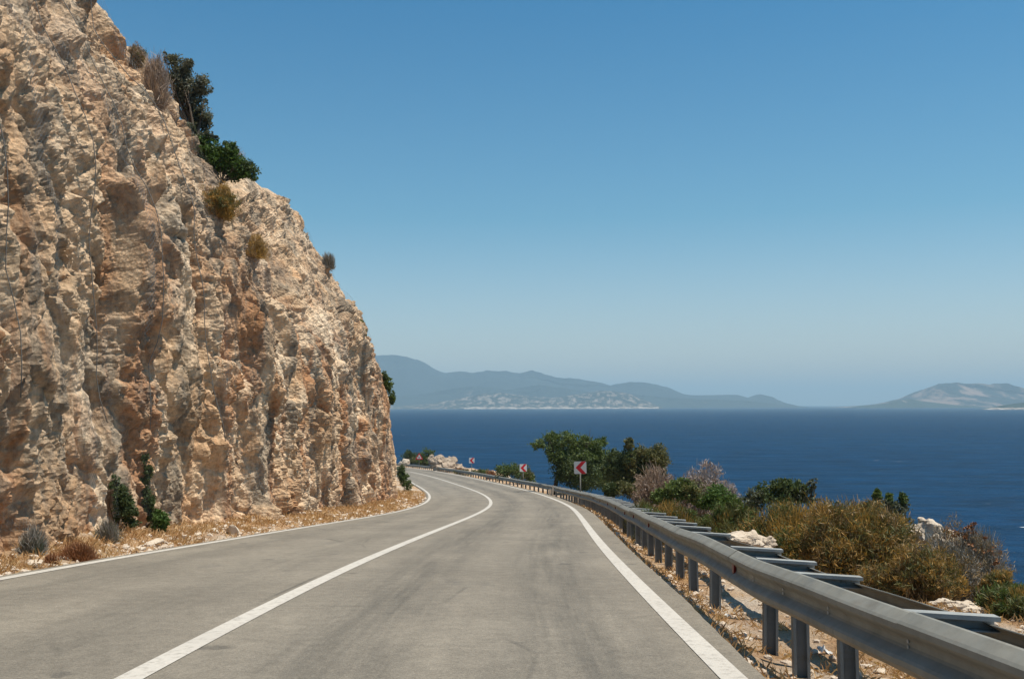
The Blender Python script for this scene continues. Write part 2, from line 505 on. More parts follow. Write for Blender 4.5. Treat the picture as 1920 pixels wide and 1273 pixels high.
def cliff_surface(s, v):
    """s column, v row in 0..1 on the face, >1 over the brow and back across the top"""
    hc = crest(s); h = -.6 + np.clip(v, 0, 1) * (hc + .6)
    o = prof(h)
    m = .02 + .57 / (1 + np.exp(-(h - 7.)))
    t = np.clip(v - 1, 0, None) * 20.            # metres back from the brow
    o = o + t; h = h + 1.1 * (1 - np.exp(-t / 1.3)) + .06 * t
    m = m + t * 1.5
    bx, by, bz = np.interp(s, _f, _fx), np.interp(s, _f, _fy), np.interp(s, _f, _fz)
    nx, ny = np.interp(s, _f, _nx), np.interp(s, _f, _ny)
    P = np.stack([bx + nx * o, by + ny * o, bz + h], -1)
    q = 1 / np.sqrt(1 + m * m)
    N = np.stack([-nx * q, -ny * q, m * q], -1)
    return P, N, h

def smooth01(a, lo, hi):
    t = np.clip((a - lo) / (hi - lo), 0, 1); return t * t * (3 - 2 * t)

def cliff_disp(P, s, h):
    L = P + P[..., 2:3] * np.array([0, .18, 0])
    def st(z): return L * np.array([1, 1, z])
    wv = .55 * noise(P, 1.9, 90)[..., None] * np.array([.6, 1, .4]) + .2 * noise(P, .6, 91)[..., None] * np.array([1, -1, .6])
    big = fbm(st(.33), 3.4, 3, 3)
    grv = noise(st(.13) + wv * .5, 1.5, 12); gv2 = noise(st(.16) + wv * .4, .62, 13)
    f1, e1, t1 = facets(st(.36) + wv * .8, 1.6, 21, .7)
    f2, e2, t2 = facets(st(.55) + wv * .5, .78, 22, .95, .12)
    f3, e3, t3 = facets(st(.65) + wv * .35, .26, 23, 1.1, .14)
    rid = 1 - np.abs(fbm(st(.42) + wv * .4, .95, 4, 40)) * 2
    cav = np.clip(fbm(st(.55), 1.25, 3, 44) - .27, 0, .5)
    rgh = smooth01(noise(st(.5), 2.2, 46), -.35, .3)              # rough patches beside smoother ones
    d = .56 * big + .30 * f1 + (.27 + .12 * rgh) * f2 + (.12 + .16 * rgh) * f3 + .13 * rid - .95 * cav
    d = d - .65 * np.clip(grv - .10, 0, 1) - .24 * np.clip(gv2 - .12, 0, 1)
    d = d - .16 * np.exp(-e1 / .07) - .09 * np.exp(-e2 / .07)
    d = d + (.05 + .07 * rgh) * fbm(st(.75), .30, 5, 60, .7)
    # the gully behind the near buttress
    d = d - .05 * (1 - smooth01(s, 40, 48)) + .14 * smooth01(s, 17, 22) * (1 - smooth01(s, 28.5, 30.5)) * smooth01(h, 8, 11)
    d = d - 1.25 * smooth01(s, 30.2, 32) * (1 - smooth01(s, 38, 42)) * smooth01(h, 5.5, 8.5)
    amp = 1 - .45 * smooth01(s, 50, 62)
    tone = .45 * t2 + .3 * t1 + .25 * t3
    return d * amp * .86 - .05, tone

def build_cliff():
    vv = np.concatenate([np.linspace(0, 1, 400), 1 + np.array([.01, .025, .045, .07, .1, .15, .22, .32, .5, .75, 1.0])])
    Sg, Vg = np.meshgrid(cs, vv)
    P, N, h = cliff_surface(Sg, Vg)
    d, tone = cliff_disp(P, Sg, h)
    d = d * np.where(Vg > 1, np.clip(1.6 - Vg, .4, 1), 1)
    Q = P + N * d[..., None]
    o = mesh_obj('cliff', Q.reshape(-1, 3), grid_faces(*Sg.shape), M['rock'], smooth=False, attrs={'tone': tone})
    tag(o, kind='structure')
    return Q
CLIFF = build_cliff()

def project(P):
    P = np.asarray(P, float)
    d = P[..., 1] * CP + P[..., 2] * SP; u = -P[..., 1] * SP + P[..., 2] * CP
    a, b = F * P[..., 0] / d, F * u / d
    return 960 + a * CR - b * SR, 636.5 - (a * SR + b * CR)
_sub = CLIFF[::4, ::3].reshape(-1, 3)
_sx, _sy = project(_sub)
def cliff_hit(px, py):
    r = (_sx - px) ** 2 + (_sy - py) ** 2
    c = np.argsort(r)[:12]; c = c[r[c] < max(40., r[c[0]] * 2)]
    return _sub[c[np.argmin(_sub[c, 1])]]

# ------------------------------------------------------------------ plants
def leafmat(name, a, b, trans=.25, mid=None):
    st = [(0, a + (1,)), (1, b + (1,))]
    if mid: st.insert(1, (.5, mid + (1,)))
    return mat_leaf(name, st, trans)
LM = {
 'dark': leafmat('dark_green_leaves', (.03, .05, .02), (.11, .145, .055)),
 'green': leafmat('green_leaves', (.042, .074, .02), (.165, .215, .065)),
 'bright': leafmat('bright_green_leaves', (.035, .07, .015), (.12, .20, .05)),
 'olive': leafmat('olive_leaves', (.05, .058, .022), (.20, .19, .075)),
 'grey_green': leafmat('grey_green_leaves', (.05, .062, .045), (.17, .19, .135)),
 'pine': leafmat('grey_pine_needles', (.05, .058, .044), (.21, .215, .155)),
 'golden': leafmat('golden_broom_twigs', (.11, .076, .025), (.58, .345, .11), .3, (.32, .20, .065)),
 'brown': leafmat('brown_dry_twigs', (.10, .07, .035), (.42, .29, .15), .2),
 'pink': leafmat('pinkish_dry_stems', (.16, .11, .085), (.50, .38, .30), .1),
 'lilac': leafmat('lilac_grey_stems', (.15, .125, .12), (.48, .42, .40), .1),
 'grey': leafmat('grey_dry_stems', (.09, .085, .075), (.36, .33, .29), .1),
 'rust': leafmat('rust_seed_heads', (.15, .07, .035), (.38, .18, .085), .1),
 'straw': leafmat('dry_straw', (.30, .15, .06), (.70, .50, .28), .25, (.50, .31, .15)),
}

def unit(v): return v / (np.linalg.norm(v, axis=-1, keepdims=True) + 1e-9)

def ragged(B, k=6, seed=0):
    r = np.random.default_rng(seed + 4242); out = []
    for c, R in B:
        R = np.array(R, float)
        out.append((c, R * .76))
        for _ in range(k):
            d = unit(r.normal(size=3)); f = r.uniform(.55, .95)
            out.append((c + d * R * f, R * r.uniform(.2, .5)))
    return out

def leaf_cloud(blobs, n, size, seed, aspect=.5, per=14, spread=.16, upb=.2):
    """leaf-sized faces in clumps spread through ellipsoids; blob = (centre, radii)"""
    r = np.random.default_rng(seed)
    C = np.array([b[0] for b in blobs], float); R = np.array([b[1] for b in blobs], float)
    w = R[:, 0] * R[:, 2] + R[:, 1] * R[:, 2]; w = w / w.sum()
    nc = max(8, n // per)
    k = r.choice(len(blobs), nc, p=w)
    dr = unit(r.normal(size=(nc, 3)))
    lump = 1 + .38 * noise(dr * 1.7 + C[k] * 3.1, 1., seed % 97)
    rad = (1 - .6 * r.random(nc) ** 1.7) * lump
    cc = C[k] + dr * R[k] * rad[:, None]
    ctone = r.random(nc)
    j = np.repeat(np.arange(nc), per)
    sp = R[k].mean(1) * spread
    p = cc[j] + r.normal(size=(len(j), 3)) * sp[j][:, None] * np.array([1, 1, .75])
    t = unit(r.normal(size=(len(j), 3)) + dr[j] * .6 + np.array([0, 0, upb]))
    b = unit(np.cross(t, r.normal(size=(len(j), 3))))
    L = size * (.6 + .8 * r.random(len(j)))[:, None]
    V = np.stack([p - t * L * .5, p + b * L * aspect * .5, p + t * L * .5, p - b * L * aspect * .5], 1)
    tone = np.clip(.15 + .5 * ctone[j] + .45 * (r.random(len(j)) - .3), 0, 1)
    return V.reshape(-1, 3), np.arange(len(j) * 4).reshape(-1, 4), np.repeat(tone, 4)

def twig_cloud(base, R, Hh, n, seed, length=.3, width=.012, droop=.0, low=.1, lean=(0, 0), fill=.35):
    """thin dry stems rising out of a dome-shaped shrub"""
    r = np.random.default_rng(seed)
    nb = max(10, n // 26)                        # bundles of twigs share a bough
    dr = r.normal(size=(nb, 3)); dr[:, 2] = np.abs(dr[:, 2]) * 1.1 + low; dr = unit(dr)
    lump = 1 + .32 * noise(dr * 2.2, 1., seed % 91)
    rad = (fill + (1 - fill) * r.random(nb) ** .6) * lump
    j = np.repeat(np.arange(nb), 26)
    N = len(j)
    dj = unit(dr[j] + r.normal(size=(N, 3)) * .20)
    sc = np.array([R, R, Hh])
    tip = dj * sc * (rad[j] * (.82 + .22 * r.random(N)))[:, None]
    tip[:, 0] += lean[0] * tip[:, 2]; tip[:, 1] += lean[1] * tip[:, 2]
    g = unit(dj * .8 + np.array([0, 0, .65 - droop]) + r.normal(size=(N, 3)) * .3)
    L = length * (.5 + .9 * r.random(N))[:, None]
    a = tip - g * L
    a[:, 2] = np.maximum(a[:, 2], .0)
    sd = unit(np.cross(g, r.normal(size=(N, 3)))) * width * (.6 + .7 * r.random(N))[:, None]
    V = np.stack([a - sd * .5, a + sd * .5, tip + sd * .18, tip - sd * .18], 1) + np.asarray(base)
    tone = np.clip(.25 * rad[j] + .4 * r.random(nb)[j] + .45 * r.random(N) - .05, 0, 1)
    return V.reshape(-1, 3), np.arange(N * 4).reshape(-1, 4), np.repeat(tone, 4)

def stems(root, base, targets, r0, mat, name='stem'):
    mb = MB(); base = np.array(base)
    for k, t in enumerate(targets):
        t = np.array(t)
        mid = base * .45 + t * .55 + np.array([random.uniform(-.08, .08), random.uniform(-.08, .08), -.05]) * np.linalg.norm(t - base)
        mb.tube([base, base * .7 + mid * .3 + np.array([0, 0, .02]), mid, t], [r0, r0 * .8, r0 * .5, r0 * .16], 6)
    return mb.build(name, mat, root, True)

def px_blob(px, py, rx, ry, Y, deep=1.0):
    c = at(px, py, Y); k = Y / F
    return (c, (rx * k, (rx + ry) * .5 * k * deep, ry * k))

SEED = [100]
def leafy(name, label, cat, blobs, Y, n, size, mat, ground=None, trunk=None, group=None, extra=(), aspect=.5, part='foliage', per=14, spread=.16):
    """blobs = (px, py, rx, ry[, dY]) outline of the crown in the photograph, standing Y metres away"""
    SEED[0] += 1
    B = [px_blob(b[0], b[1], b[2], b[3], Y + (b[4] if len(b) > 4 else 0)) for b in blobs]
    cx = np.mean([b[0] for b in B], 0)
    base = np.array(trunk) if trunk is not None else np.array([cx[0], cx[1], 0.])
    if ground is not None: base[2] = ground
    elif trunk is None: base[2] = ground_at(base[0], base[1])
    t = thing(name, label, cat, base, group)
    V, Fc, tone = leaf_cloud(ragged(B, 6, SEED[0]), n, size, SEED[0], aspect, per, spread * 1.15)
    mesh_obj(part, V, Fc, mat, t, attrs={'tone': tone})
    for m2, frac, sz in extra:
        V, Fc, tone = leaf_cloud([(b[0] + np.array([0, 0, b[1][2] * .25]), b[1]) for b in B[-max(1, len(B) // 2):]], int(n * frac), sz, SEED[0] + 500, aspect, per, spread)
        mesh_obj('pale_foliage', V, Fc, m2, t, attrs={'tone': tone})
    hgt = max(b[0][2] for b in B) - base[2]
    tg = [b[0] for b in B] + [b[0] + np.array([random.uniform(-.6, .6) * b[1][0], random.uniform(-.6, .6) * b[1][1], .5 * b[1][2]]) for b in B]
    stems(t, base + np.array([0, 0, -.1]), tg, max(.012, hgt * .022), M['bark'])
    return t

def twiggy(name, label, px, py, wpx, hpx, Y, n, length, width, mat, heads=None, group=None, lean=(0, 0), cat='shrub', onground=True, green=None, fill=.35, low=.1, fuzz=None, base=None):
    """dry twiggy dome; (px, py) its foot in the photograph, wpx x hpx its size there"""
    SEED[0] += 1
    k = Y / F
    b = at(px, py, Y) if base is None else np.array(base, float)
    if onground: b[2] = ground_at(b[0], b[1]) - .02
    top = at(px, py - hpx, Y)[2]
    hh = max(top - b[2], .15); R = wpx * k * .5
    t = thing(name, label, cat, b, group)
    V, Fc, tone = twig_cloud(b, R, hh, n, SEED[0], length, width, lean=lean, fill=fill, low=low)
    mesh_obj('twigs', V, Fc, mat, t, attrs={'tone': tone})
    if fuzz is not None:
        sz, nf, m2 = fuzz
        BB = []
        for q in range(22):
            a_, r_, s_ = random.uniform(0, 6.28), random.uniform(.1, .9) ** .6, random.uniform(.16, .40)
            zt = hh * (1 - .55 * r_ * r_) * random.uniform(.45, .86)
            BB.append((b + np.array([R * r_ * math.cos(a_), R * r_ * math.sin(a_), zt]), (R * s_, R * s_, hh * s_ * .85)))
        for kk, (mm, fr_) in enumerate(zip(m2, (1., .85, .5))):
            V, Fc, tone = leaf_cloud(BB, int(nf * fr_), sz, SEED[0] + 300 + kk, .14, 18, .20, .9)
            z_ = V[:, 2].reshape(-1, 4).min(1) > b[2] - .02
            V = V.reshape(-1, 4, 3)[z_].reshape(-1, 3); tone = tone.reshape(-1, 4)[z_].ravel()
            mesh_obj('sprigs', V, np.arange(len(V)).reshape(-1, 4), mm, t, attrs={'tone': tone})
    if green is not None:
        V, Fc, tone = twig_cloud(b, R * .9, hh * .93, int(n * .5), SEED[0] + 900, length * .8, width, lean=lean, fill=fill, low=low)
        mesh_obj('green_shoots', V, Fc, green, t, attrs={'tone': tone})
    if heads is not None:
        r = np.random.default_rng(SEED[0])
        dr = r.normal(size=(260, 3)); dr[:, 2] = np.abs(dr[:, 2]) + .1; dr = unit(dr)
        B = [(b + d * np.array([R, R, hh]) * (.86 + .2 * random.random()), (.015 + .02 * R,) * 3) for d in dr[:150]]
        V, Fc, tone = leaf_cloud(B, 150 * 14, .03, SEED[0], .6, 14, .5)
        mesh_obj('seed_heads', V, Fc, heads, t, attrs={'tone': tone})
    tg = []
    for q in range(9):
        a = random.uniform(0, 6.28); rr = random.uniform(.2, .75)
        tg.append(b + np.array([math.cos(a) * R * rr, math.sin(a) * R * rr, hh * random.uniform(.5, .85)]))
    stems(t, b + np.array([0, 0, -.03]), tg, .012 + .006 * hh, M['twig'])
    return t

# --- the slope beyond the rail, near to far
twiggy('broom_shrub', 'tall golden-brown broom shrub, the widest one behind the guardrail', 1612, 1098, 205, 164, 13.6, 6000, .30, .011, LM['golden'], green=LM['olive'], fuzz=(.08, 22000, (LM['golden'], LM['olive'], LM['brown'])))
twiggy('broom_shrub', 'golden broom shrub with green shoots beside the pale gravel mound', 1492, 1066, 165, 128, 15.2, 5000, .28, .012, LM['golden'], green=LM['olive'], fuzz=(.08, 15000, (LM['olive'], LM['golden'], LM['green'])))
twiggy('dry_shrub', 'brown dry shrub low in front of the widest golden broom, just behind the rear beam', 1722, 1122, 170, 96, 12.1, 3200, .24, .009, LM['brown'], fuzz=(.065, 13000, (LM['golden'], LM['olive'], LM['brown'])))
twiggy('dry_shrub', 'grey leafless twiggy shrub in front of the white boulder', 1775, 1112, 130, 108, 12.4, 6500, .26, .008, LM['grey'], fuzz=(.06, 5000, (LM['grey'], LM['brown'])))
twiggy('dry_shrub', 'dry shrub with rust-red seed heads leaning over the sea at the right', 1815, 1098, 130, 116, 12.9, 5500, .28, .008, LM['grey'], heads=LM['rust'], lean=(.12, 0), fuzz=(.05, 4500, (LM['brown'], LM['grey'])))
twiggy('broom_shrub', 'green and golden shrub at the right edge of the photo below the boulder', 1925, 1190, 150, 92, 10.6, 7000, .24, .010, LM['golden'], green=LM['bright'], fuzz=(.07, 11000, (LM['olive'], LM['green'])))
twiggy('broom_shrub', 'small green-golden shrub right of the seed-head shrub, above the sea', 1868, 1125, 80, 55, 12.2, 3500, .18, .010, LM['golden'], green=LM['green'], fuzz=(.06, 6000, (LM['olive'], LM['golden'])))
leafy('evergreen_shrub', 'dark green leafy shrub standing against the sea left of the golden broom', 'shrub', [(1440, 925, 34, 26), (1475, 922, 34, 26), (1418, 938, 20, 20), (1497, 930, 18, 18)], 19, 5200, .06, LM['dark'], extra=((LM['grey_green'], .25, .05),))
leafy('sapling', 'slender grey-green sprig rising above the golden broom', 'shrub', [(1522, 908, 9, 14), (1520, 935, 11, 18)], 17.5, 700, .05, LM['grey_green'])
leafy('evergreen_shrub', 'grey-green shrub of upright leafy shoots beside the white boulder', 'shrub', [(1650, 952, 20, 20), (1683, 955, 22, 22), (1665, 975, 34, 22), (1645, 932, 6, 12), (1668, 938, 5, 12), (1693, 940, 6, 13)], 16, 4200, .05, LM['grey_green'], extra=((LM['green'], .5, .05),))
leafy('evergreen_shrub', 'rounded bright green shrub in front of the lilac-grey stems', 'shrub', [(1345, 930, 34, 22), (1375, 942, 18, 16), (1320, 940, 24, 18)], 25, 6000, .065, LM['bright'])
leafy('evergreen_shrub', 'green shrub beside the pinkish dry stems, left of the bright green one', 'shrub', [(1270, 915, 32, 22), (1250, 935, 26, 22), (1295, 925, 22, 20)], 24.5, 5200, .065, LM['green'], extra=((LM['olive'], .35, .06),))
twiggy('dry_shrub', 'lilac-grey dome of dry stems on the skyline behind the green shrubs', 1316, 955, 100, 82, 29, 6500, .22, .020, LM['lilac'], fuzz=(.12, 9000, (LM['lilac'], LM['pink'])))
twiggy('dry_shrub', 'smaller lilac-grey dome of dry stems nearest the dark leafy shrub', 1366, 958, 64, 62, 27, 4200, .2, .018, LM['lilac'], fuzz=(.10, 5000, (LM['lilac'],)))
twiggy('dry_shrub', 'tall pinkish-beige shrub of dry stems at the right foot of the big trees', 1232, 968, 88, 100, 29, 6500, .26, .020, LM['pink'], fuzz=(.12, 8000, (LM['pink'],)))
twiggy('broom_shrub', 'low olive-brown scrub behind the spacers in front of the green shrubs', 1262, 990, 120, 50, 21.5, 7000, .2, .014, LM['golden'], green=LM['olive'], fuzz=(.10, 11000, (LM['olive'], LM['green'])))
twiggy('broom_shrub', 'low olive scrub between the litter and the dark leafy shrub', 1372, 985, 110, 42, 20.5, 6000, .18, .014, LM['olive'], green=LM['golden'], fuzz=(.10, 9000, (LM['olive'], LM['green'])))
twiggy('broom_shrub', 'knee-high olive tuft right behind the bend of the rail', 1205, 965, 70, 32, 25, 3500, .18, .014, LM['olive'], fuzz=(.10, 5000, (LM['olive'],)))
leafy('evergreen_shrub', 'low rounded olive-green bush under the right side of the trees', 'shrub', [(1165, 918, 30, 18), (1190, 922, 22, 16), (1146, 922, 14, 14)], 40, 4200, .085, LM['olive'], extra=((LM['dark'], .6, .08),))

# --- the big trees beyond the bend
_tr = at(1036, 913, 70.); _tr[2] = ground_at(_tr[0], _tr[1])
def tree(name, label, blobs, Y, n, size, mat, foot, limbs, r0, extra=None):
    SEED[0] += 1
    t = thing(name, label, 'tree', foot)
    B = [px_blob(b[0], b[1], b[2], b[3], Y + (b[4] if len(b) > 4 else 0)) for b in blobs]
    mb = MB()
    foot = np.array(foot)
    fork = at(limbs[0][0], limbs[0][1], Y)
    mb.tube([foot + np.array([0, 0, -.3]), foot * .5 + fork * .5 + np.array([.05, 0, 0]), fork], [r0 * 1.15, r0 * .9, r0 * .72], 8)
    for b in B:
        m = fork * .45 + b[0] * .55 + np.array([random.uniform(-.15, .15), random.uniform(-.2, .2), random.uniform(-.1, .2)])
        mb.tube([fork, m, b[0], b[0] + np.array([random.uniform(-.4, .4) * b[1][0], 0, .7 * b[1][2]])], [r0 * .6, r0 * .38, r0 * .2, r0 * .05], 6)
        for q in range(3):
            e = b[0] + unit(RNG.normal(size=3)) * np.array(b[1]) * .8
            mb.tube([m, m * .4 + e * .6 + np.array([0, 0, .08]), e], [r0 * .25, r0 * .15, r0 * .04], 5)
    mb.build('trunk', M['bark'], t, True)
    V, Fc, tone = leaf_cloud(ragged(B, 6, SEED[0]), n, size, SEED[0], .42, 16, .2)
    c = mesh_obj('crown', V, Fc, mat, t, attrs={'tone': tone})
    if extra:
        V, Fc, tone = leaf_cloud([px_blob(b[0], b[1], b[2], b[3], Y - .4) for b in extra[1]], extra[2], size, SEED[0] + 400, .42, 16, .17)
        mesh_obj('pale_shoots', V, Fc, extra[0], c, attrs={'tone': tone})
    return t
tree('bushy_tree', 'broad dark green tree with a leaning bare trunk behind the nearest chevron sign',
     [(1028, 832, 26, 22), (1055, 825, 30, 20), (1085, 830, 30, 22, 1), (1112, 842, 26, 24, 1), (1045, 855, 26, 18), (1075, 862, 34, 24), (1110, 872, 30, 26, 1), (1062, 888, 24, 18), (1100, 895, 30, 22, 1), (1135, 862, 20, 30, 1), (1130, 900, 30, 20, 1), (1090, 905, 26, 16, 1), (1140, 880, 26, 26, 1), (1118, 858, 24, 24, 1), (1062, 842, 34, 24, .5), (1098, 855, 34, 28, .5), (1080, 885, 34, 24, .5)],
     70, 36000, .16, LM['green'], _tr, [(1047, 880)], .16, (LM['dark'], [(1075, 875, 40, 26), (1100, 895, 34, 22), (1060, 893, 20, 16)], 7000))
_t2 = at(1190, 935, 64.); _t2[2] = ground_at(_t2[0], _t2[1])
tree('bushy_tree', 'right-hand tree of the clump with olive-brown shoots and a small tuft on top',
     [(1150, 870, 24, 28, 1), (1178, 862, 24, 28), (1210, 862, 26, 26), (1235, 870, 18, 28), (1180, 834, 9, 13), (1165, 893, 28, 22), (1205, 893, 30, 22), (1236, 893, 14, 18), (1158, 880, 26, 30, .5), (1190, 880, 30, 30, .5), (1222, 882, 24, 28, .5), (1180, 908, 34, 16, .5)],
     64, 32000, .16, LM['dark'], _t2, [(1192, 905)], .13, (LM['olive'], [(1235, 860, 18, 24), (1180, 832, 9, 12), (1210, 850, 20, 14), (1185, 870, 10, 20)], 4200))
def bare_twigs():
    b = at(1098, 845, 70.5)
    t = thing('dead_branch', 'leafless grey branch sticking up above the broad green tree', 'branch', b)
    mb = MB()
    for px, py in ((1107, 803), (1100, 812), (1112, 815), (1094, 818)):
        e = at(px, py, 70.5); mb.tube([b, b * .4 + e * .6 + np.array([.05, 0, 0]), e], [.03, .022, .008], 5)
    mb.build('branch', M['twig'], t)
bare_twigs()
leafy('evergreen_shrub', 'rounded green bush on the seaward side behind the second chevron sign', 'shrub', [(958, 880, 26, 16), (945, 888, 18, 16), (975, 890, 24, 15), (992, 897, 14, 10)], 95, 5200, .15, LM['green'], extra=((LM['olive'], .3, .14),))
leafy('evergreen_shrub', 'low green scrub behind the rail between the far rock outcrop and the third chevron sign', 'shrub', [(872, 885, 20, 7), (893, 886, 18, 7), (910, 888, 12, 6)], 131, 2600, .16, LM['olive'], extra=((LM['green'], .6, .15),))
twiggy('dry_shrub', 'small orange-brown dry shrub behind the far rail left of the round green bush', 921, 893, 26, 15, 112, 1500, .3, .05, LM['rust'])
leafy('evergreen_shrub', 'dark green bush at the far bend behind the warning sign', 'shrub', [(765, 857, 17, 14), (782, 858, 16, 15)], 193, 4200, .24, LM['dark'])
leafy('evergreen_shrub', 'taller green bush with an olive top between the warning sign and the far outcrop', 'shrub', [(800, 855, 15, 17), (806, 847, 9, 9), (793, 866, 18, 10), (812, 868, 9, 9)], 186, 4200, .24, LM['green'], extra=((LM['olive'], .4, .22),))

# --- plants on and under the cliff
def on_cliff(px, py, back=0.): p = cliff_hit(px, py); return p
def cliff_leafy(name, label, cat, blobs, Yoff, n, size, mat, foot, **kw):
    p = cliff_hit(*foot)
    return leafy(name, label, cat, blobs, p[1] + Yoff, n, size, mat, trunk=(p[0], p[1] + Yoff * .5, p[2]), **kw)
cliff_leafy('juniper_tree', 'grey-green juniper tree standing on the cliff top against the sky', 'tree', [(340, 125, 28, 24), (362, 165, 30, 30), (345, 160, 26, 34), (372, 200, 24, 26), (360, 225, 28, 22), (325, 115, 16, 14), (385, 230, 18, 20), (372, 248, 22, 18), (312, 108, 14, 12), (344, 186, 20, 26), (330, 150, 20, 26), (352, 215, 18, 22)], .7, 18000, .075, LM['pine'], (362, 250), part='crown')
cliff_leafy('evergreen_shrub', 'vivid green shrub spilling over the cliff edge under the juniper', 'shrub', [(395, 285, 28, 26), (420, 300, 30, 24), (450, 308, 24, 20), (405, 315, 26, 18), (378, 270, 14, 18), (440, 328, 24, 14), (385, 300, 24, 26), (466, 322, 20, 16), (430, 283, 20, 14)], .5, 12000, .075, LM['bright'], (415, 335), extra=((LM['dark'], .35, .07),))
def cliff_twiggy(label, foot, w, h, n, length, width, mat, Yoff=.2, **kw):
    p = cliff_hit(*foot)
    return twiggy('dry_shrub', label, foot[0], foot[1], w, h, p[1], n, length, width, mat, onground=False, base=p - np.array([0, 0, .05]), **kw)
cliff_twiggy('pinkish dry shrub on the cliff top at the tip of the vivid green one', (462, 322), 60, 52, 3500, .22, .02, LM['pink'], 1.0)
cliff_twiggy('brown dry brush hanging over the near cliff brow left of the juniper', (295, 195), 70, 95, 4200, .3, .016, LM['pink'], .3)
cliff_twiggy('ragged grey-brown brush on the near cliff brow, the highest plant on the cliff', (258, 125), 46, 46, 2200, .26, .014, LM['brown'], .2, fuzz=(.07, 1500, (LM['olive'], LM['pink'])))
cliff_leafy('evergreen_shrub', 'low grey-green shrub on the cliff brow between the juniper and the vivid green shrub', 'shrub', [(375, 262, 20, 12), (352, 240, 16, 16), (392, 258, 14, 10)], .4, 3000, .07, LM['grey_green'], (368, 268))
cliff_twiggy('yellow-brown dry shrub in the cliff gully below the vivid green shrub', (412, 405), 70, 62, 3500, .24, .016, LM['golden'], .4, fuzz=(.09, 3500, (LM['golden'], LM['olive'])))
cliff_twiggy('small yellow dry shrub on the rock ledge lower down the cliff gully', (466, 478), 76, 42, 3000, .22, .016, LM['golden'], .2, fuzz=(.09, 3000, (LM['golden'], LM['brown'])))
cliff_twiggy('tuft of dry grey stems on the skyline near the far cliff corner', (622, 500), 34, 30, 1500, .3, .025, LM['grey'], .3)
cliff_leafy('evergreen_shrub', 'green shrub clinging to the far cliff corner above the road', 'shrub', [(728, 722, 9, 18), (734, 745, 7, 16), (720, 712, 7, 12)], .8, 2600, .12, LM['green'], (728, 735), extra=((LM['dark'], .5, .11),))
cliff_leafy('evergreen_shrub', 'narrow green tuft high on the skyline of the far cliff corner', 'shrub', [(676, 607, 6, 14), (683, 624, 5, 12)], .6, 900, .11, LM['green'], (676, 615))
cliff_leafy('climbing_plant', 'dark green climber on the lower cliff face, the shorter of the two', 'climber', [(214, 905, 9, 18), (228, 928, 13, 26), (240, 955, 16, 24), (222, 958, 10, 20), (246, 980, 14, 12)], -.7, 6500, .05, LM['dark'], (235, 985))
cliff_leafy('climbing_plant', 'tall narrow dark green climber on the lower cliff face', 'climber', [(272, 860, 6, 16), (277, 885, 8, 20), (271, 910, 8, 20), (279, 935, 10, 20), (274, 962, 12, 18), (288, 970, 10, 14)], -.8, 7500, .05, LM['dark'], (280, 980))
def verge_leafy(label, blobs, foot, n, size, mat, **kw):
    p = ground_hit(*foot)
    return leafy('evergreen_shrub', label, 'shrub', blobs, p[1], n, size, mat, trunk=p, **kw)
verge_leafy('small yellow-green bush at the cliff foot beside the tall climber', [(302, 972, 15, 16), (300, 985, 18, 13)], (302, 1002), 3600, .05, LM['bright'])
verge_leafy('dark green shrub at the far cliff corner where the road bends', [(758, 900, 11, 16), (765, 910, 10, 12), (752, 890, 7, 14)], (760, 924), 3400, .10, LM['green'], extra=((LM['dark'], .5, .1),))
verge_leafy('small dark shrub tucked against the far cliff corner', [(725, 908, 7, 13), (727, 918, 7, 8)], (726, 928), 1500, .10, LM['dark'])
def verge_twiggy(label, foot, w, h, n, length, width, mat, **kw):
    p = ground_hit(*foot)
    return twiggy('dry_tuft', label, foot[0], foot[1], w, h, p[1], n, length, width, mat, cat='grass tuft', **kw)
verge_twiggy('rust-orange dry tuft by the left white line, the largest on the verge', (146, 1050), 85, 40, 4200, .16, .008, LM['rust'], heads=None)
verge_twiggy('small rust-brown dry tuft left of the largest one on the verge', (98, 1056), 36, 22, 1500, .10, .007, LM['rust'])
verge_twiggy('pale grey-green wiry plant at the foot of the near cliff', (62, 1040), 62, 56, 2600, .18, .008, LM['grey'], green=LM['grey_green'])
verge_twiggy('grey dry weeds at the cliff foot right of the rust-orange tuft', (200, 1015), 60, 45, 2600, .2, .008, LM['grey'], green=LM['olive'])

# ------------------------------------------------------------------ crash barrier
def post_d(s): return RW + np.interp(s, [3, 4, 6, 8, 11, 14, 20, 30, 46, 60, 200], [.84, .81, .75, .71, .77, .83, .90, .97, .86, .83, .83])
def rail_z(s): return .022 * noise(np.stack([np.asarray(s, float), np.asarray(s, float) * 0, np.asarray(s, float) * 0], -1), 3.1, 55)

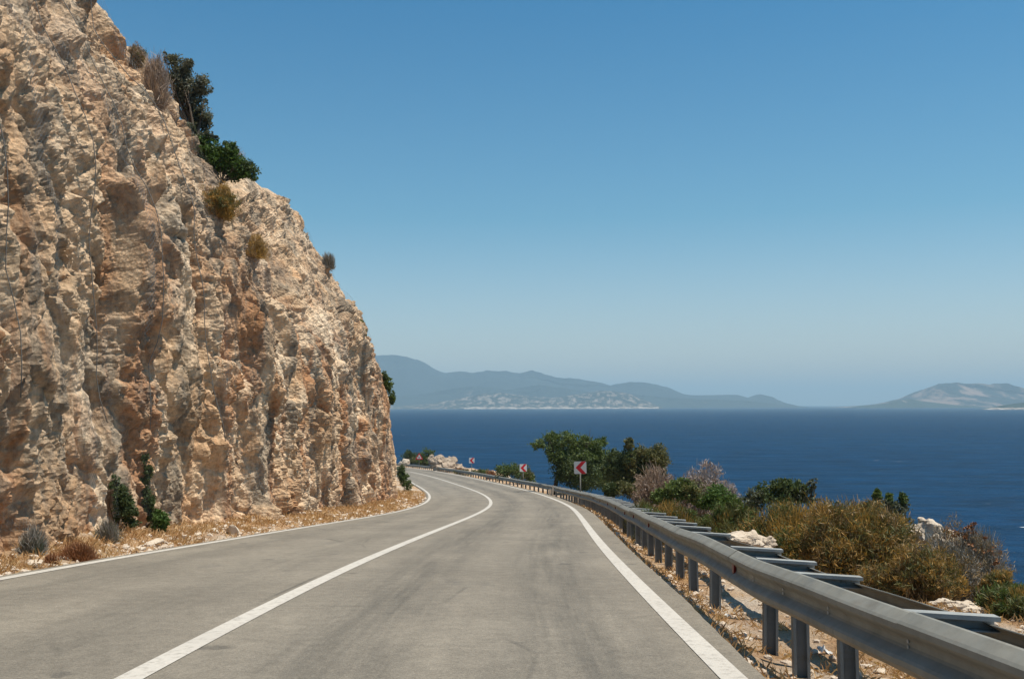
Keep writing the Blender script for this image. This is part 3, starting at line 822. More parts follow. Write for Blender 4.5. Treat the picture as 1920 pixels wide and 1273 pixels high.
def beam(name, s, doff, zc, side, mat, root):
    """W-section steel beam, humps towards the road (side=-1) or the sea (side=+1)"""
    pr = [(0, .155), (.014, .152), (.068, .113), (.081, .100), (.081, .072), (.070, .058), (.030, .026), (.022, .012),
          (.022, -.012), (.030, -.026), (.070, -.058), (.081, -.072), (.081, -.100), (.068, -.113), (.014, -.152), (0, -.155)]
    th = .004
    prof2 = pr + [(max(u - th * 1.6, -.003), v * (.97 if abs(v) > .12 else 1)) for u, v in pr[::-1]]
    n = len(prof2)
    U = np.array([p[0] for p in prof2]); Vv = np.array([p[1] for p in prof2])
    Vs, Fs, nv = [], [], 0
    cuts = np.arange(s[0], s[-1] - 2, 4.05)
    for q, c0 in enumerate(cuts):                                  # lapped four-metre panels, each a little out of line
        m = np.concatenate([[c0 - .15], s[(s > c0 - .1) & (s < c0 + 4.0)], [c0 + 4.05]])
        du, dz = .0035 * (q % 2) + random.uniform(0, .004), random.uniform(-.006, .006)
        sk = random.uniform(-.012, .012)
        Sg = np.repeat(m[:, None], n, 1)
        D = (post_d(m) + doff)[:, None] + side * (U[None] + du)
        X, Y, _ = path(Sg, D)
        _, _, Zr = path(m, post_d(m))
        Z = (Zr + zc + dz + sk * (m - c0) / 4 + rail_z(m))[:, None] + Vv[None]
        Vs.append(np.stack([X, Y, Z], -1).reshape(-1, 3))
        i = np.arange(len(m) * n).reshape(len(m), n); j = np.roll(i, -1, 1)
        Fs.append(np.stack([i[:-1], j[:-1], j[1:], i[1:]], -1).reshape(-1, 4) + nv); nv += len(m) * n
    return mesh_obj(name, np.concatenate(Vs), np.concatenate(Fs), mat, root, smooth=False)

def frame_at(s, d):
    x, y, z = path(s, d); th = float(np.interp(s, S, TH))
    return np.array([float(x), float(y), float(z)]), np.array([math.cos(th), math.sin(th), 0]), np.array([-math.sin(th), math.cos(th), 0])

def guard_rail():
    o, _, _ = frame_at(8., float(post_d(8.)))
    o[2] = float(ground_z(np.array([8.]), post_d(np.array([8.])))[0])
    t = thing('guard_rail', 'long galvanised steel crash barrier with two W-beams following the outer road edge above the sea', 'guardrail', o)
    s = np.concatenate([np.arange(-3, 40, .25), np.arange(40, 216, .8)])
    beam('front_beam', s, -.085, .365, -1, M['steel'], t)
    beam('rear_beam', s, .50, .235, 1, M['steel'], t)
    posts = [2.7, 3.9, 5.1, 6.3, 7.3, 8.2, 10.9, 12.5, 13.9, 15.4, 16.8, 18.2, 19.6]
    while posts[-1] < 190: posts.append(posts[-1] + (1.5 if posts[-1] < 60 else 2.3))
    def spacer(ps):                                        # channel arm between the two beams
        c, r, f = frame_at(ps, float(post_d(ps)))
        z1 = c[2] + .465 + float(rail_z(ps)); L = .50
        poly = [(-.042, 0), (.042, 0), (.042, -.025), (.037, -.025), (.037, -.006), (-.037, -.006), (-.037, -.079), (.037, -.079), (.037, -.085), (-.042, -.085)]
        mb = MB(); e = .05 * random.uniform(-1, 1)
        mb.prism(poly, .062, .062 + L, lambda u, v, h: np.array([c[0], c[1], z1 - .03 * (h / L)]) - f * (u + e * h) + r * h + np.array([0, 0, v]))
        mb.build('spacer', M['spacer_steel'], t)
    for ps in (3.1, 4.3, 5.6, 7.7, 8.95, 10.2, 13.2, 14.9, 16.4, 17.8, 19.1): spacer(ps)
    for k, ps in enumerate(posts[:98]):
        c, r, f = frame_at(ps, float(post_d(ps)))
        lean = random.uniform(-.02, .02)
        zg = float(ground_z(np.array([ps]), post_d(np.array([ps])))[0]) - .3
        top = c[2] + .43
        w, dp, tk = .112, .06, .006                        # C section, web towards the traffic
        poly = [(-w / 2, -dp / 2), (w / 2, -dp / 2), (w / 2, dp / 2), (w / 2 - .02, dp / 2), (w / 2 - .02, dp / 2 - tk), (w / 2 - tk, dp / 2 - tk),
                (w / 2 - tk, -dp / 2 + tk), (-w / 2 + tk, -dp / 2 + tk), (-w / 2 + tk, dp / 2 - tk), (-w / 2 + .02, dp / 2 - tk), (-w / 2 + .02, dp / 2), (-w / 2, dp / 2)]
        mb = MB()
        mb.prism(poly, zg, top, lambda u, v, h: np.array([c[0], c[1], 0]) + r * (u + lean * (h - zg)) - f * v + np.array([0, 0, h]))
        mb.build('post', M['post_steel'], t)
        if ps > 20: spacer(ps)
        if ps < 24:
            mb = MB()
            for dz, du in ((.045, -.118), (-.045, -.118)):
                b = c + r * du + np.array([0, 0, .365 + dz * .3 + float(rail_z(ps))])
                mb.tube([b, b - r * .004], [.012, .010], 6)
            mb.build('bolt', M['sign_back'], t)
    for ps in [9.0, 17.2, 20.8, 23.6, 27.6, 31.6, 35.6, 39.6, 47.6, 55.6]:
        c, r, f = frame_at(ps, float(post_d(ps)) - .085)
        z0 = c[2] + .365 + float(rail_z(ps))
        mb = MB()
        mb.prism([(-.045, .062), (.045, .062), (.028, -.062), (-.028, -.062)], .03, .05,
                 lambda u, v, h: np.array([c[0], c[1], z0 + v]) + f * u - r * h)
        mb.build('reflector', M['red_reflector'], t)
guard_rail()

for k, (px, py, hh, lab) in enumerate(((998, 936, .62, 'taller white stub post between the white line and the rail at the bend'), (992, 934, .36, 'shorter broken white stub post beside the taller one at the bend'))):
    s0 = 60.5 + k * 1.6; c, r, f = frame_at(s0, float(edge(s0)) - .06)
    mb = MB(); mb.prism([(-.05, -.03), (.05, -.03), (.05, .03), (-.05, .03)], -.1, hh, lambda u, v, h: c + r * (u + .06 * h) + f * v + np.array([0, 0, h]))
    o = mb.build('marker_post', M['white_rock'], origin=c); tag(o, lab, 'marker post')

# ------------------------------------------------------------------ road signs
def sign_base(name, label, px, py, Y):
    c = at(px, py, Y)
    g = ground_at(c[0], c[1])
    return thing(name, label, 'road sign', (c[0], c[1], g)), c, g

def sign_frame(c, yaw, tilt=0.):
    rr = np.array([math.cos(yaw), math.sin(yaw), 0]); n = np.array([math.sin(yaw), -math.cos(yaw), 0]); u = np.array([0, 0, 1.])
    a, b = math.cos(tilt), math.sin(tilt)
    return rr * a + u * b, n, u * a - rr * b

def chevron(label, px, py, Y, size, yaw, tilt=0.):
    t, c, g = sign_base('chevron_sign', label, px, py, Y)
    r, n, u = sign_frame(c, yaw, tilt)
    fr = lambda a, b, h: c + r * a + u * b + n * h
    s = size / 2; q = s * .12
    mb = MB(); mb.prism([(-s + q, -s), (s - q, -s), (s, -s + q), (s, s - q), (s - q, s), (-s + q, s), (-s, s - q), (-s, -s + q)], 0., .012, fr)
    p = mb.build('plate', M['sign_white'], t)
    pts = [(.62, 0), (.97, 0), (.52, .5), (.97, 1), (.60, 1), (.12, .5)]
    P = [((a - .5) * size, (.5 - b) * size * .985) for a, b in pts]
    V = [fr(a, b, .0125) for a, b in P] + [fr(a, b, .0155) for a, b in P]
    Fc = [(6, 11, 8, 7), (11, 10, 9, 8)] + [(i, (i + 1) % 6, 6 + (i + 1) % 6, 6 + i) for i in range(6)]
    mesh_obj('chevron', V, Fc, M['sign_red'], p)
    mb = MB(); mb.tube([(c[0] - n[0] * .04, c[1] - n[1] * .04, g - .3), c - n * .04 + u * s * .8], [.034, .034], 10); mb.build('post', M['steel'], t, True)
    mb = MB()
    for v in (-.5, .5): mb.box(c - n * .006 + u * s * v, size * .6, .012, .04, np.stack([r, n, u], 1))
    mb.build('bracket', M['sign_back'], t)

chevron('nearest and largest red and white chevron sign, in front of the big green trees', 1088, 876.5, 50, .60, math.radians(-6), math.radians(1.5))
chevron('middle red and white chevron sign in front of the round green bush', 981, 877, 82, .60, math.radians(18))
chevron('farthest and smallest red and white chevron sign, right of the pale rock outcrop', 884.5, 863, 120, .64, math.radians(10))

def warning():
    Y = 176.
    t, c, g = sign_base('warning_sign', 'red-bordered triangular warning sign with black symbol at the far bend', 786, 857, Y)
    r, n, u = sign_frame(c, math.radians(6))
    fr = lambda a, b, h: c + r * a + u * b + n * h
    def tri(R, q):
        out = []
        for k in range(3):
            a = math.pi / 2 + k * 2 * math.pi / 3
            for e in (-.16, .16): out.append((math.cos(a + e * q) * R, math.sin(a + e * q) * R))
        return out
    mb = MB(); mb.prism(tri(.68, .6), 0, .012, fr); p = mb.build('plate', M['sign_red'], t)
    mb = MB(); mb.prism(tri(.44, .4), .0125, .016, fr); mb.build('panel', M['sign_white'], p)
    mb = MB()
    mb.prism([(-.13, -.16), (-.04, -.16), (-.03, .12), (-.09, .12)], .0165, .02, fr)
    mb.prism([(.04, -.16), (.13, -.16), (.09, .02), (.02, .04)], .0165, .02, fr)
    mb.build('symbol', M['sign_black'], p)
    mb = MB(); mb.tube([(c[0] - n[0] * .05, c[1] - n[1] * .05, g - .3), c - n * .05 + u * .4], [.04, .04], 8); mb.build('post', M['steel'], t, True)
warning()

# ------------------------------------------------------------------ rocks
import bmesh
def rock_mesh(sub, seed, scale, nplanes=18, bumps=.06, flat=.0):
    bm = bmesh.new(); bmesh.ops.create_icosphere(bm, subdivisions=sub, radius=1)
    V = np.array([v.co[:] for v in bm.verts]); Fc = np.array([[v.index for v in f.verts] for f in bm.faces]); bm.free()
    r = np.random.default_rng(seed)
    n = unit(r.normal(size=(nplanes, 3))); d = .62 + .38 * r.random(nplanes)
    k = (V @ n.T); rad = np.where(k > .05, d / np.maximum(k, .05), 9).min(1)
    rad = np.minimum(rad, 1.12)
    V = V * rad[:, None]
    V = V * (1 + bumps * fbm(V + seed, .6, 4, seed % 50))[:, None]
    V = V * np.array(scale)
    if flat: V[:, 2] = np.maximum(V[:, 2], -flat * scale[2])
    return V, Fc
def rock(label, c, scale, seed, sub=3, mat='white_rock', group=None, name='rock', cat='rock', **kw):
    V, Fc = rock_mesh(sub, seed, scale, **kw)
    a = random.uniform(0, 6.28) if 'yaw' not in kw else kw['yaw']
    Rm = np.array([[math.cos(a), -math.sin(a), 0], [math.sin(a), math.cos(a), 0], [0, 0, 1]])
    if max(scale) < .5: V = V @ Rm.T
    o = mesh_obj(name, V + np.asarray(c), Fc, M[mat], origin=c)
    return tag(o, label, cat, group)

def boulder(name, label, blobs, Y, seed, sub=5, mat='white_rock', bumps=.07, fac=.16):
    """large outcrop: several overlapping faceted masses fused into one mesh"""
    Vs, Fs, n = [], [], 0
    for k, (px, py, rx, ry, dy) in enumerate(blobs):
        c, R = px_blob(px, py, rx, ry, Y + dy)
        V, Fc = rock_mesh(sub, seed + k * 7, R, 26, bumps)
        sz = float(np.mean(R))
        V = V + c
        f1, e1, t1 = facets(V, sz * .5, seed, .8)
        V = V + unit(V - c) * (f1 * fac - .04 * sz * np.exp(-e1 / .12))[:, None]
        Vs.append(V); Fs.append(Fc + n); n += len(V)
    base = px_blob(*blobs[0][:4], Y)[0]; base[2] = ground_at(base[0], base[1])
    o = mesh_obj(name, np.concatenate(Vs), np.concatenate(Fs), M[mat], origin=base)
    return tag(o, label, 'rock')
boulder('boulder', 'big white boulder on the shelf edge against the sea at the right', [(1745, 1004, 42, 30, 0), (1775, 1020, 40, 30, -.1), (1718, 1000, 26, 24, .1), (1800, 1032, 26, 24, 0)], 13.9, 300, 5, 'white_rock', .09, .3)
boulder('rock_outcrop', 'pale rock outcrop beyond the far rail left of the third chevron sign', [(820, 868, 15, 17, 0), (838, 871, 20, 15, 0), (856, 876, 18, 10, 0), (871, 881, 11, 6, 0), (808, 862, 8, 10, 1), (830, 878, 22, 9, -1), (846, 864, 12, 9, 1)], 152, 340, 5, 'outcrop', .14, .5)
boulder('boulder', 'small white boulder beside the far rail at the left, next to the cliff', [(760, 867, 9, 8, 0), (752, 869, 6, 6, 0)], 188, 360, 4)
boulder('gravel_mound', 'low pale mound of broken limestone between the rear beam and the left golden broom', [(1408, 1016, 44, 20, 0), (1385, 1008, 26, 15, .3), (1430, 1022, 28, 14, -.3)], 14.6, 380, 5, 'white_rock', .16, .5)
boulder('gravel_mound', 'pale stony hump behind the rear beam at the right, below the seed-head shrub', [(1800, 1138, 46, 14, 0), (1770, 1132, 30, 11, .2), (1838, 1146, 30, 11, -.2)], 11.0, 390, 5, 'white_rock', .16, .5)
rock('pale limestone rock, the biggest standing by the left road line', ground_hit(436, 1000) + np.array([0, 0, .06]), (.16, .12, .15), 401)
rock('flat pale rock by the left road line at the photo edge', ground_hit(62, 1062) + np.array([0, 0, .03]), (.16, .11, .06), 402)
rock('long pale slab of rock leaning on the verge below the yellow-green bush', ground_hit(288, 1022) + np.array([0, 0, .03]), (.24, .15, .08), 403)
for k, (px, py, r) in enumerate([(240, 1042, 7), (262, 1032, 9), (318, 1016, 8), (345, 1008, 7), (372, 1004, 6), (402, 998, 7), (455, 990, 6), (478, 992, 5), (510, 986, 5), (540, 982, 5), (563, 983, 7),
                                (600, 977, 6), (628, 972, 6), (645, 970, 7), (668, 966, 6), (690, 962, 5), (705, 958, 4), (120, 1060, 6), (20, 1068, 8), (185, 1046, 6), (735, 948, 6), (748, 944, 7), (715, 950, 5), (760, 940, 5)]):
    p = ground_hit(px, py); q = r * p[1] / F
    rock('pale loose rock fallen on the verge between the cliff foot and the left white line', p + np.array([0, 0, q * .35]), (q * random.uniform(1., 1.7), q * random.uniform(.8, 1.2), q * random.uniform(.6, .9)), 420 + k, 3,
         'white_rock' if k % 3 else 'stone', group='rocks fallen on the left verge')
for k, (px, py, r) in enumerate([(1352, 1092, 6), (1172, 1000, 6), (1160, 996, 4), (1250, 1085, 4), (1290, 1130, 5), (1400, 1240, 7), (1530, 1225, 9), (1650, 1262, 10), (1340, 1185, 6), (1700, 1255, 9), (1455, 1100, 6), (1545, 1058, 6), (1650, 1100, 7), (1395, 1010, 7), (1420, 1022, 6), (1378, 1002, 6), (1805, 1128, 12), (1835, 1138, 10), (1775, 1122, 9), (1520, 1262, 7)]):
    p = ground_hit(px, py); q = r * p[1] / F
    rock('pale loose rock on the dry verge around the guardrail', p + np.array([0, 0, q * .3]), (q * random.uniform(1., 1.6), q * random.uniform(.9, 1.3), q * random.uniform(.55, .85)), 470 + k, 3,
         'white_rock' if k % 2 else 'stone', group='loose rocks on the right verge')

def litter(label, px, py, size, seed):
    p = ground_hit(px, py); r = np.random.default_rng(seed)
    g = np.linspace(-1, 1, 7); A, B = np.meshgrid(g, g)
    V = np.stack([A * size * .6, B * size * .35, (.5 + .5 * np.sin(A * 2 + seed)) * size * .5 + r.normal(size=A.shape) * size * .12 + .01], -1).reshape(-1, 3)
    V2 = V - np.array([0, 0, .003]); n = len(V); Fc = grid_faces(7, 7)
    o = mesh_obj('litter', np.concatenate([V, V2]) + p, np.concatenate([Fc, Fc[:, ::-1] + n]), M['litter'], origin=p)
    tag(o, label, 'litter')
litter('crumpled white scrap of litter under the green shrubs behind the spacers', 1311, 966, .20, 1)
litter('white scrap of litter on the straw beside the gap in the posts', 1364, 1160, .07, 2)
litter('torn white scrap of litter on the straw under the near beam', 1548, 1228, .10, 3)

# ------------------------------------------------------------------ gravel and straw
ICO = None
def gravel(name, s, d, size, mat):
    bm = bmesh.new(); bmesh.ops.create_icosphere(bm, subdivisions=1, radius=1)
    V0 = np.array([v.co[:] for v in bm.verts]); F0 = np.array([[v.index for v in f.verts] for f in bm.faces]); bm.free()
    n = len(s); x, y, _ = path(s, d); z = ground_z(s, d)
    k = RNG.random((n, 12)) * .5 + .75
    sc = size[:, None] * (RNG.random((n, 3)) * .8 + .6) * np.array([1, 1, .7])
    V = V0[None] * k[..., None] * sc[:, None]
    a = RNG.random(n) * 6.28; c, q = np.cos(a), np.sin(a)
    V = np.stack([V[..., 0] * c[:, None] - V[..., 1] * q[:, None], V[..., 0] * q[:, None] + V[..., 1] * c[:, None], V[..., 2]], -1)
    V = V + np.stack([x, y, z + size * .25], -1)[:, None]
    Fc = (F0[None] + (np.arange(n) * 12)[:, None, None]).reshape(-1, 3)
    o = mesh_obj(name, V.reshape(-1, 3), Fc, mat); return tag(o, kind='stuff')
def rs(n, a, b, p=1.7): return a + (b - a) * RNG.random(n) ** p
s1 = rs(15000, 2.5, 48); d1 = edge(s1) + .06 + RNG.random(15000) ** 1.2 * (shelf(s1) + .5)
m1 = noise(np.stack([s1, d1, 0 * s1], -1), 1.1, 70) + RNG.normal(size=15000) * .35 > -.05
sz1 = .007 + .028 * RNG.random(15000) ** 4 * (1 + s1 / 20)
gravel('gravel', s1[m1], d1[m1], sz1[m1], M['stone'])
s2 = rs(5200, 7, 76); d2 = -(LW + .24 + RNG.random(5200) * (np.minimum(cliff_base(s2), 3.5) - .1))
gravel('gravel', s2, d2, .008 + .035 * RNG.random(5200) ** 3.4 * (1 + s2 / 30), M['stone'])

def straw(name, s, d, L, wd, seed, flat=.6):
    r = np.random.default_rng(seed); n = len(s)
    x, y, _ = path(s, d); z = ground_z(s, d)
    p = np.stack([x, y, z - .004], -1)
    a = r.random(n) * 6.28; el = r.random(n) ** flat * 1.3
    t = np.stack([np.cos(a) * np.cos(el), np.sin(a) * np.cos(el), np.sin(el) * .9 + .08], -1)
    sd = unit(np.cross(t, r.normal(size=(n, 3)))) * wd[:, None]
    mid = p + t * L[:, None] * .6
    tip = p + t * L[:, None] - np.array([0, 0, 1]) * (L * .18)[:, None]
    V = np.stack([p - sd, p + sd, mid + sd * .7, tip], 1); V[:, 3] += 0
    o = mesh_obj(name, V.reshape(-1, 3), np.arange(n * 4).reshape(-1, 4), LM['straw'], attrs={'tone': np.repeat(np.clip(.15 + .8 * r.random(n), 0, 1), 4)})
    return tag(o, kind='stuff')
n = 60000
s3 = rs(n, 2.5, 50, 1.8); d3 = edge(s3) + .03 + RNG.random(n) ** 1.1 * (shelf(s3) + .8)
q3 = noise(np.stack([s3, d3, 0 * s3], -1), .55, 71) + .5 * noise(np.stack([s3, d3, 0 * s3], -1), 1.9, 72) + RNG.normal(size=n) * .16
m3 = q3 > .0
straw('dry_grass', s3[m3], d3[m3], (.03 + .09 * RNG.random(n)[m3]) * (1 + s3[m3] / 40), (.0016 + .0016 * RNG.random(n)[m3]) * (1 + s3[m3] / 10), 5)
n = 60000
s4 = rs(n, 7, 74, 1.4); d4 = -(LW + .3 + RNG.random(n) ** .8 * (np.minimum(cliff_base(s4), 3.) + .1))
q4 = noise(np.stack([s4, d4, 0 * s4], -1), .9, 73) + RNG.normal(size=n) * .2
m4 = q4 > .02
straw('dry_grass', s4[m4], d4[m4], (.04 + .13 * RNG.random(n)[m4]) * (1 + s4[m4] / 60), (.002 + .002 * RNG.random(n)[m4]) * (1 + s4[m4] / 14), 6, .4)

# ------------------------------------------------------------------ rockfall netting hung over the face
def netting():
    vs = np.linspace(.06, .93, 104); ss = np.arange(8, 62, .25)
    Sg, Vg = np.meshgrid(ss, vs)
    P, N, h = cliff_surface(Sg, Vg)
    d, _ = cliff_disp(P, Sg, h)
    for ax, w in ((0, 4), (1, 3)):                   # the net hangs from bulge to bulge
        q = d.copy()
        for k in range(-w, w + 1): q = np.maximum(q, np.roll(d, k, ax) - .02 * abs(k))
        d = q
    for ax in (0, 1):
        for _ in range(3): d = (np.roll(d, 1, ax) + np.roll(d, -1, ax) + d * 2) / 4
    Q = P + N * (d + .05)[..., None]
    p0 = Q[0, 20]
    t = thing('rockfall_net', 'grey wire rockfall netting draped in vertical strips over the cliff face', 'netting', (p0[0], p0[1], p0[2]))
    n = NT('wire_net'); uv = n.coord('UV', (1, 1, 1), (0, 0, math.radians(45)))
    sep = n.n('SeparateXYZ'); n.set(sep.inputs[0], uv)
    wires = []
    for ax in (0, 1):
        fr = n.math('FRACT', n.math('MULTIPLY', sep.outputs[ax], 1 / .07))
        wires.append(n.math('LESS_THAN', fr, .13))
    w = n.math('MAXIMUM', wires[0], wires[1])
    # bunched folds of net hang as denser vertical bands
    fold = n.step(n.noise(n.coord('UV', (1, .06, 1)), 1.6, 3, .6), .55, .68)
    tn = n.n('BsdfTransparent'); st = n.bsdf((.20, .205, .20, 1), .6, .2)
    mx = n.n('MixShader'); n.t.links.new(n.math('MULTIPLY', w, n.math('ADD', .35, n.math('MULTIPLY', fold, 1.)) if False else n.math('MULTIPLY', n.math('ADD', fold, .25), .55)), mx.inputs[0])
    n.t.links.new(tn.outputs[0], mx.inputs[1]); n.t.links.new(st, mx.inputs[2])
    mat = n.done(mx.outputs[0])
    for a, b in ((10, 13.5), (14.5, 18.5), (18.75, 22), (24, 29.5), (33, 38), (41, 47), (49, 57)):
        m = (ss >= a) & (ss <= b)
        A = Q[:, m]; uvs = np.stack([np.broadcast_to(ss[m], A.shape[:2]), h[:, m]], -1)
        mesh_obj('net_panel', A.reshape(-1, 3), grid_faces(*A.shape[:2]), mat, t, smooth=True, uv=uvs.reshape(-1, 2))
    for a in (13.5, 18.6, 20.2, 24.1):
        i = int(np.argmin(np.abs(ss - a)))
        pts = Q[12::3, i] + N[12::3, i] * .02
        mb = MB(); mb.tube(list(pts), [.005 + a * .0002] * len(pts), 5); mb.build('cable', M['cable'], t, True)
netting()

# ------------------------------------------------------------------ sea, far land
def sea():
    E = 40000.
    xs = np.array([-E, -8000, -2000, -400, 0, 400, 2000, 8000, E]); ys = np.array([-3000., -200, 0, 60, 200, 600, 2000, 8000, E])
    X, Y = np.meshgrid(xs, ys)
    o = mesh_obj('sea', np.stack([X, Y, X * 0 + SEA], -1).reshape(-1, 3), grid_faces(9, 9), M['sea'])
    tag(o, kind='structure')
sea()

def land(name, sil, Yr, Ys, Yb, mat, seed, rough=.16, nc=260, tip=False, beach=None):
    """a ridge with its spurs, shore at Ys and crest at Yr, whose skyline passes the points sil"""
    sil = np.array(sil, float)
    px = np.linspace(sil[0, 0], sil[-1, 0], nc)
    py = np.interp(px, sil[:, 0], sil[:, 1])
    X0 = np.array([at(a, b, Yr) for a, b in zip(px, py)])
    hr = np.maximum(X0[:, 2] - SEA, .5)
    tt = np.concatenate([np.linspace(0, .06, 4), np.linspace(.1, 1, 30), np.linspace(1.08, 2, 12)])
    rows = []
    for t in tt:
        Y = Ys + (Yr - Ys) * t if t <= 1 else Yr + (Yb - Yr) * (t - 1)
        sh = min(1., t * 1.3 / .06 * .04) if t < .06 else (.05 + .95 * ((t - .06) / .94) ** 1.15 if t <= 1 else (1 - (t - 1)) ** 1.1)
        P = np.stack([X0[:, 0] / 1., np.full(nc, Y), np.zeros(nc)], -1)
        k = fbm(P, (Yr - Ys) * .8, 5, seed)
        z = hr * sh * (1 + (rough * k * 1.6 if t < .97 or t > 1.05 else rough * .12 * noise(P, (Yr - Ys) * .06, seed)))
        if t < .97: z = np.minimum(z, hr * (Y / Yr) * .985)
        rows.append(np.stack([X0[:, 0] * (.9 + .1 * Y / Yr), np.full(nc, Y) + (Yr - Ys) * .25 * noise(P, (Yr - Ys) * 1.2, seed + 3) * (1 if t < .9 else 0), SEA - .6 + z], -1))
    V = np.concatenate(rows)
    o = mesh_obj(name, V, grid_faces(len(tt), nc), mat, smooth=False)
    return tag(o, kind='structure')

land('mountains', [(430, 700), (560, 676), (640, 668), (700, 666), (735, 665), (765, 669), (792, 681), (815, 694), (835, 699.5), (865, 696), (890, 699), (915, 694), (950, 696), (975, 700), (997, 694), (1020, 701), (1045, 708), (1082, 710), (1112, 715), (1145, 722), (1180, 716), (1212, 717), (1252, 726), (1282, 739), (1302, 741), (1345, 740), (1382, 740), (1405, 746), (1425, 739), (1447, 744), (1465, 755), (1482, 762)],
     12600, 11300, 15200, mat_far('far_mountain', (.024, .036, .040, 1), (.22, .20, .17, 1), .66, .0009), 501)
land('foothills', [(560, 735), (640, 738), (700, 736), (760, 742), (800, 738), (855, 727), (900, 723), (950, 731), (1010, 721), (1060, 728), (1105, 735), (1180, 738), (1250, 745), (1330, 749), (1400, 751), (1450, 757), (1478, 762)],
     11000, 10400, 12000, mat_far('foothill_scrub', (.024, .036, .036, 1), (.26, .22, .18, 1), .62, .002), 511, .22)
land('headland', [(640, 764), (760, 760), (810, 757), (845, 750), (880, 743), (905, 738), (935, 736.5), (965, 740), (1005, 745), (1035, 746), (1062, 742), (1100, 737), (1125, 732), (1150, 733), (1178, 737), (1198, 746), (1222, 755), (1236, 764)],
     9600, 8900, 10600, mat_far('headland_scrub', (.028, .038, .034, 1), (.27, .22, .18, 1), .50, .009), 521)
land('island', [(1590, 766), (1625, 760), (1660, 755), (1690, 750), (1715, 741), (1738, 727), (1760, 719.5), (1785, 717), (1812, 719), (1838, 718), (1856, 721), (1872, 718.5), (1890, 719), (1912, 725), (1945, 735), (2010, 745), (2080, 762)],
     10500, 9300, 12000, mat_far('island_scrub', (.024, .034, .036, 1), (.27, .19, .15, 1), .49, .0014), 541, .3)
land('island_foreland', [(1600, 764), (1622, 760), (1650, 758), (1680, 751.5), (1705, 750), (1730, 752), (1765, 756), (1800, 760), (1850, 763)],
     9000, 8700, 9500, mat_far('foreland_scrub', (.035, .048, .034, 1), (.40, .33, .28, 1), .62, .003), 561)
land('islet', [(1850, 768.5), (1868, 763), (1890, 758), (1915, 755), (1945, 751), (1990, 748), (2040, 757), (2070, 768)],
     6000, 5850, 6300, mat_far('islet_scrub', (.035, .05, .03, 1), (.45, .38, .31, 1), .6, .006), 581)

def shore(name, pts, Y, col):
    """pale bare rock along the waterline"""
    V = []
    for k, (px, h) in enumerate(pts):
        c = at(px, 764, Y); r = random.uniform(.7, 1.3)
        V += [(c[0], Y - 40 * r, SEA - .5), (c[0], Y - 8, SEA + h * r), (c[0], Y + 60, SEA + h * r * .8)]
    n = len(pts); i = np.arange(n * 3).reshape(n, 3)
    Fc = np.concatenate([np.stack([i[:-1, a], i[1:, a], i[1:, a + 1], i[:-1, a + 1]], -1) for a in (0, 1)])
    o = mesh_obj(name, V, Fc, col); return tag(o, kind='structure')
pale = mat_far('shore_rock', (.26, .22, .18, 1), (.42, .36, .30, 1), .45, .01)
shore('shore', [(a, 9 + 7 * math.sin(a * .09) ** 2) for a in range(870, 1238, 7)], 8880, pale)
shore('shore', [(a, 10 * min(1, (a - 1848) / 25.) + .5) for a in range(1848, 2070, 7)], 5840, pale)

# ------------------------------------------------------------------ air, sky, sun
def haze():
    bx0, bx1, by0, by1, bz0, bz1 = -41000., 41000., -4000., 41000., SEA - 6., 690.
    n = NT('haze_air'); n.t.nodes.remove([x for x in n.t.nodes if x != n.out][0]) if len(n.t.nodes) > 1 else None
    v = n.n('VolumePrincipled')
    v.inputs['Color'].default_value = (.56, .82, 1.0, 1); v.inputs['Density'].default_value = HAZE; v.inputs['Anisotropy'].default_value = 0.0
    n.t.links.new(v.outputs[0], n.out.inputs['Volume'])
    mb = MB(); mb.box(((bx0 + bx1) / 2, (by0 + by1) / 2, (bz0 + bz1) / 2), bx1 - bx0, by1 - by0, bz1 - bz0)
    o = mb.build('haze', n.m); tag(o, kind='stuff')
HAZE = 9.2e-5
haze()

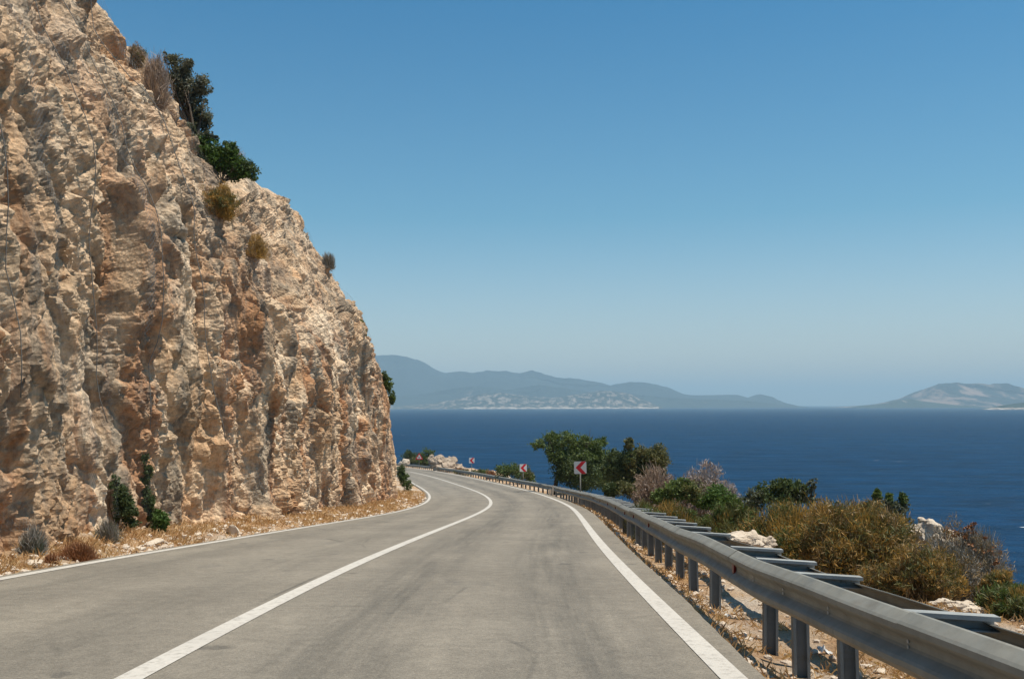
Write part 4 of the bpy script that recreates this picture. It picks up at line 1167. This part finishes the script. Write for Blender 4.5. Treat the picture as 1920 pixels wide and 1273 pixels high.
SUN_AZ, SUN_EL = math.radians(95), math.radians(69)      # azimuth clockwise from the view direction
w = bpy.data.worlds.new('World'); SC.world = w; w.use_nodes = True
nt = w.node_tree; bg = nt.nodes['Background']
sky = nt.nodes.new('ShaderNodeTexSky'); sky.sky_type = 'NISHITA'; sky.sun_disc = False
sky.sun_elevation = SUN_EL; sky.sun_rotation = SUN_AZ
sky.altitude = 0; sky.air_density = 1.0; sky.dust_density = .8; sky.ozone_density = 3.0
tint = nt.nodes.new('ShaderNodeMix'); tint.data_type = 'RGBA'; tint.blend_type = 'MULTIPLY'; tint.inputs[0].default_value = 1
wtc = nt.nodes.new('ShaderNodeTexCoord'); wsx = nt.nodes.new('ShaderNodeSeparateXYZ'); nt.links.new(wtc.outputs['Generated'], wsx.inputs[0])
wr = nt.nodes.new('ShaderNodeValToRGB'); nt.links.new(wsx.outputs[2], wr.inputs[0])       # the haze-greyed horizon clears to deep blue higher up
wr.color_ramp.elements[0].position = .0; wr.color_ramp.elements[0].color = (2.0, 1.62, 1.46, 1)
wr.color_ramp.elements[1].position = .40; wr.color_ramp.elements[1].color = (.25, .96, 1.20, 1)
e_ = wr.color_ramp.elements.new(.18); e_.color = (.68, 1.20, 1.24, 1)
nt.links.new(wr.outputs[0], tint.inputs[7])
nt.links.new(sky.outputs[0], tint.inputs[6]); nt.links.new(tint.outputs[2], bg.inputs['Color']); bg.inputs['Strength'].default_value = .074

sl = bpy.data.lights.new('sun', 'SUN'); sl.energy = 5.0; sl.angle = math.radians(.53); sl.color = (1, .905, .765)
so = bpy.data.objects.new('sun', sl); COL.objects.link(so)
sd = Vector((math.sin(SUN_AZ) * math.cos(SUN_EL), math.cos(SUN_AZ) * math.cos(SUN_EL), math.sin(SUN_EL)))
so.rotation_euler = sd.to_track_quat('Z', 'Y').to_euler(); so.location = (30, -20, 80)

cam = bpy.data.cameras.new('camera'); co = bpy.data.objects.new('camera', cam); COL.objects.link(co)
cam.sensor_width = 36; cam.lens = 36 * F / W; cam.clip_start = .05; cam.clip_end = 120000
r0 = np.array([1, 0, 0.]); u0 = np.array([0, -SP, CP]); b0 = np.array([0, -CP, -SP])
r1 = r0 * CR - u0 * SR; u1 = r0 * SR + u0 * CR
co.matrix_world = Matrix([[r1[i], u1[i], b0[i], 0] for i in range(3)] + [[0, 0, 0, 1]])
SC.camera = co
SC.view_settings.view_transform = 'Standard'; SC.view_settings.look = 'None'
SC.view_settings.exposure = 0.30; SC.view_settings.gamma = 1
SC.cycles.max_bounces = 6; SC.cycles.transparent_max_bounces = 12; SC.cycles.volume_bounces = 0
SC.cycles.use_denoising = True
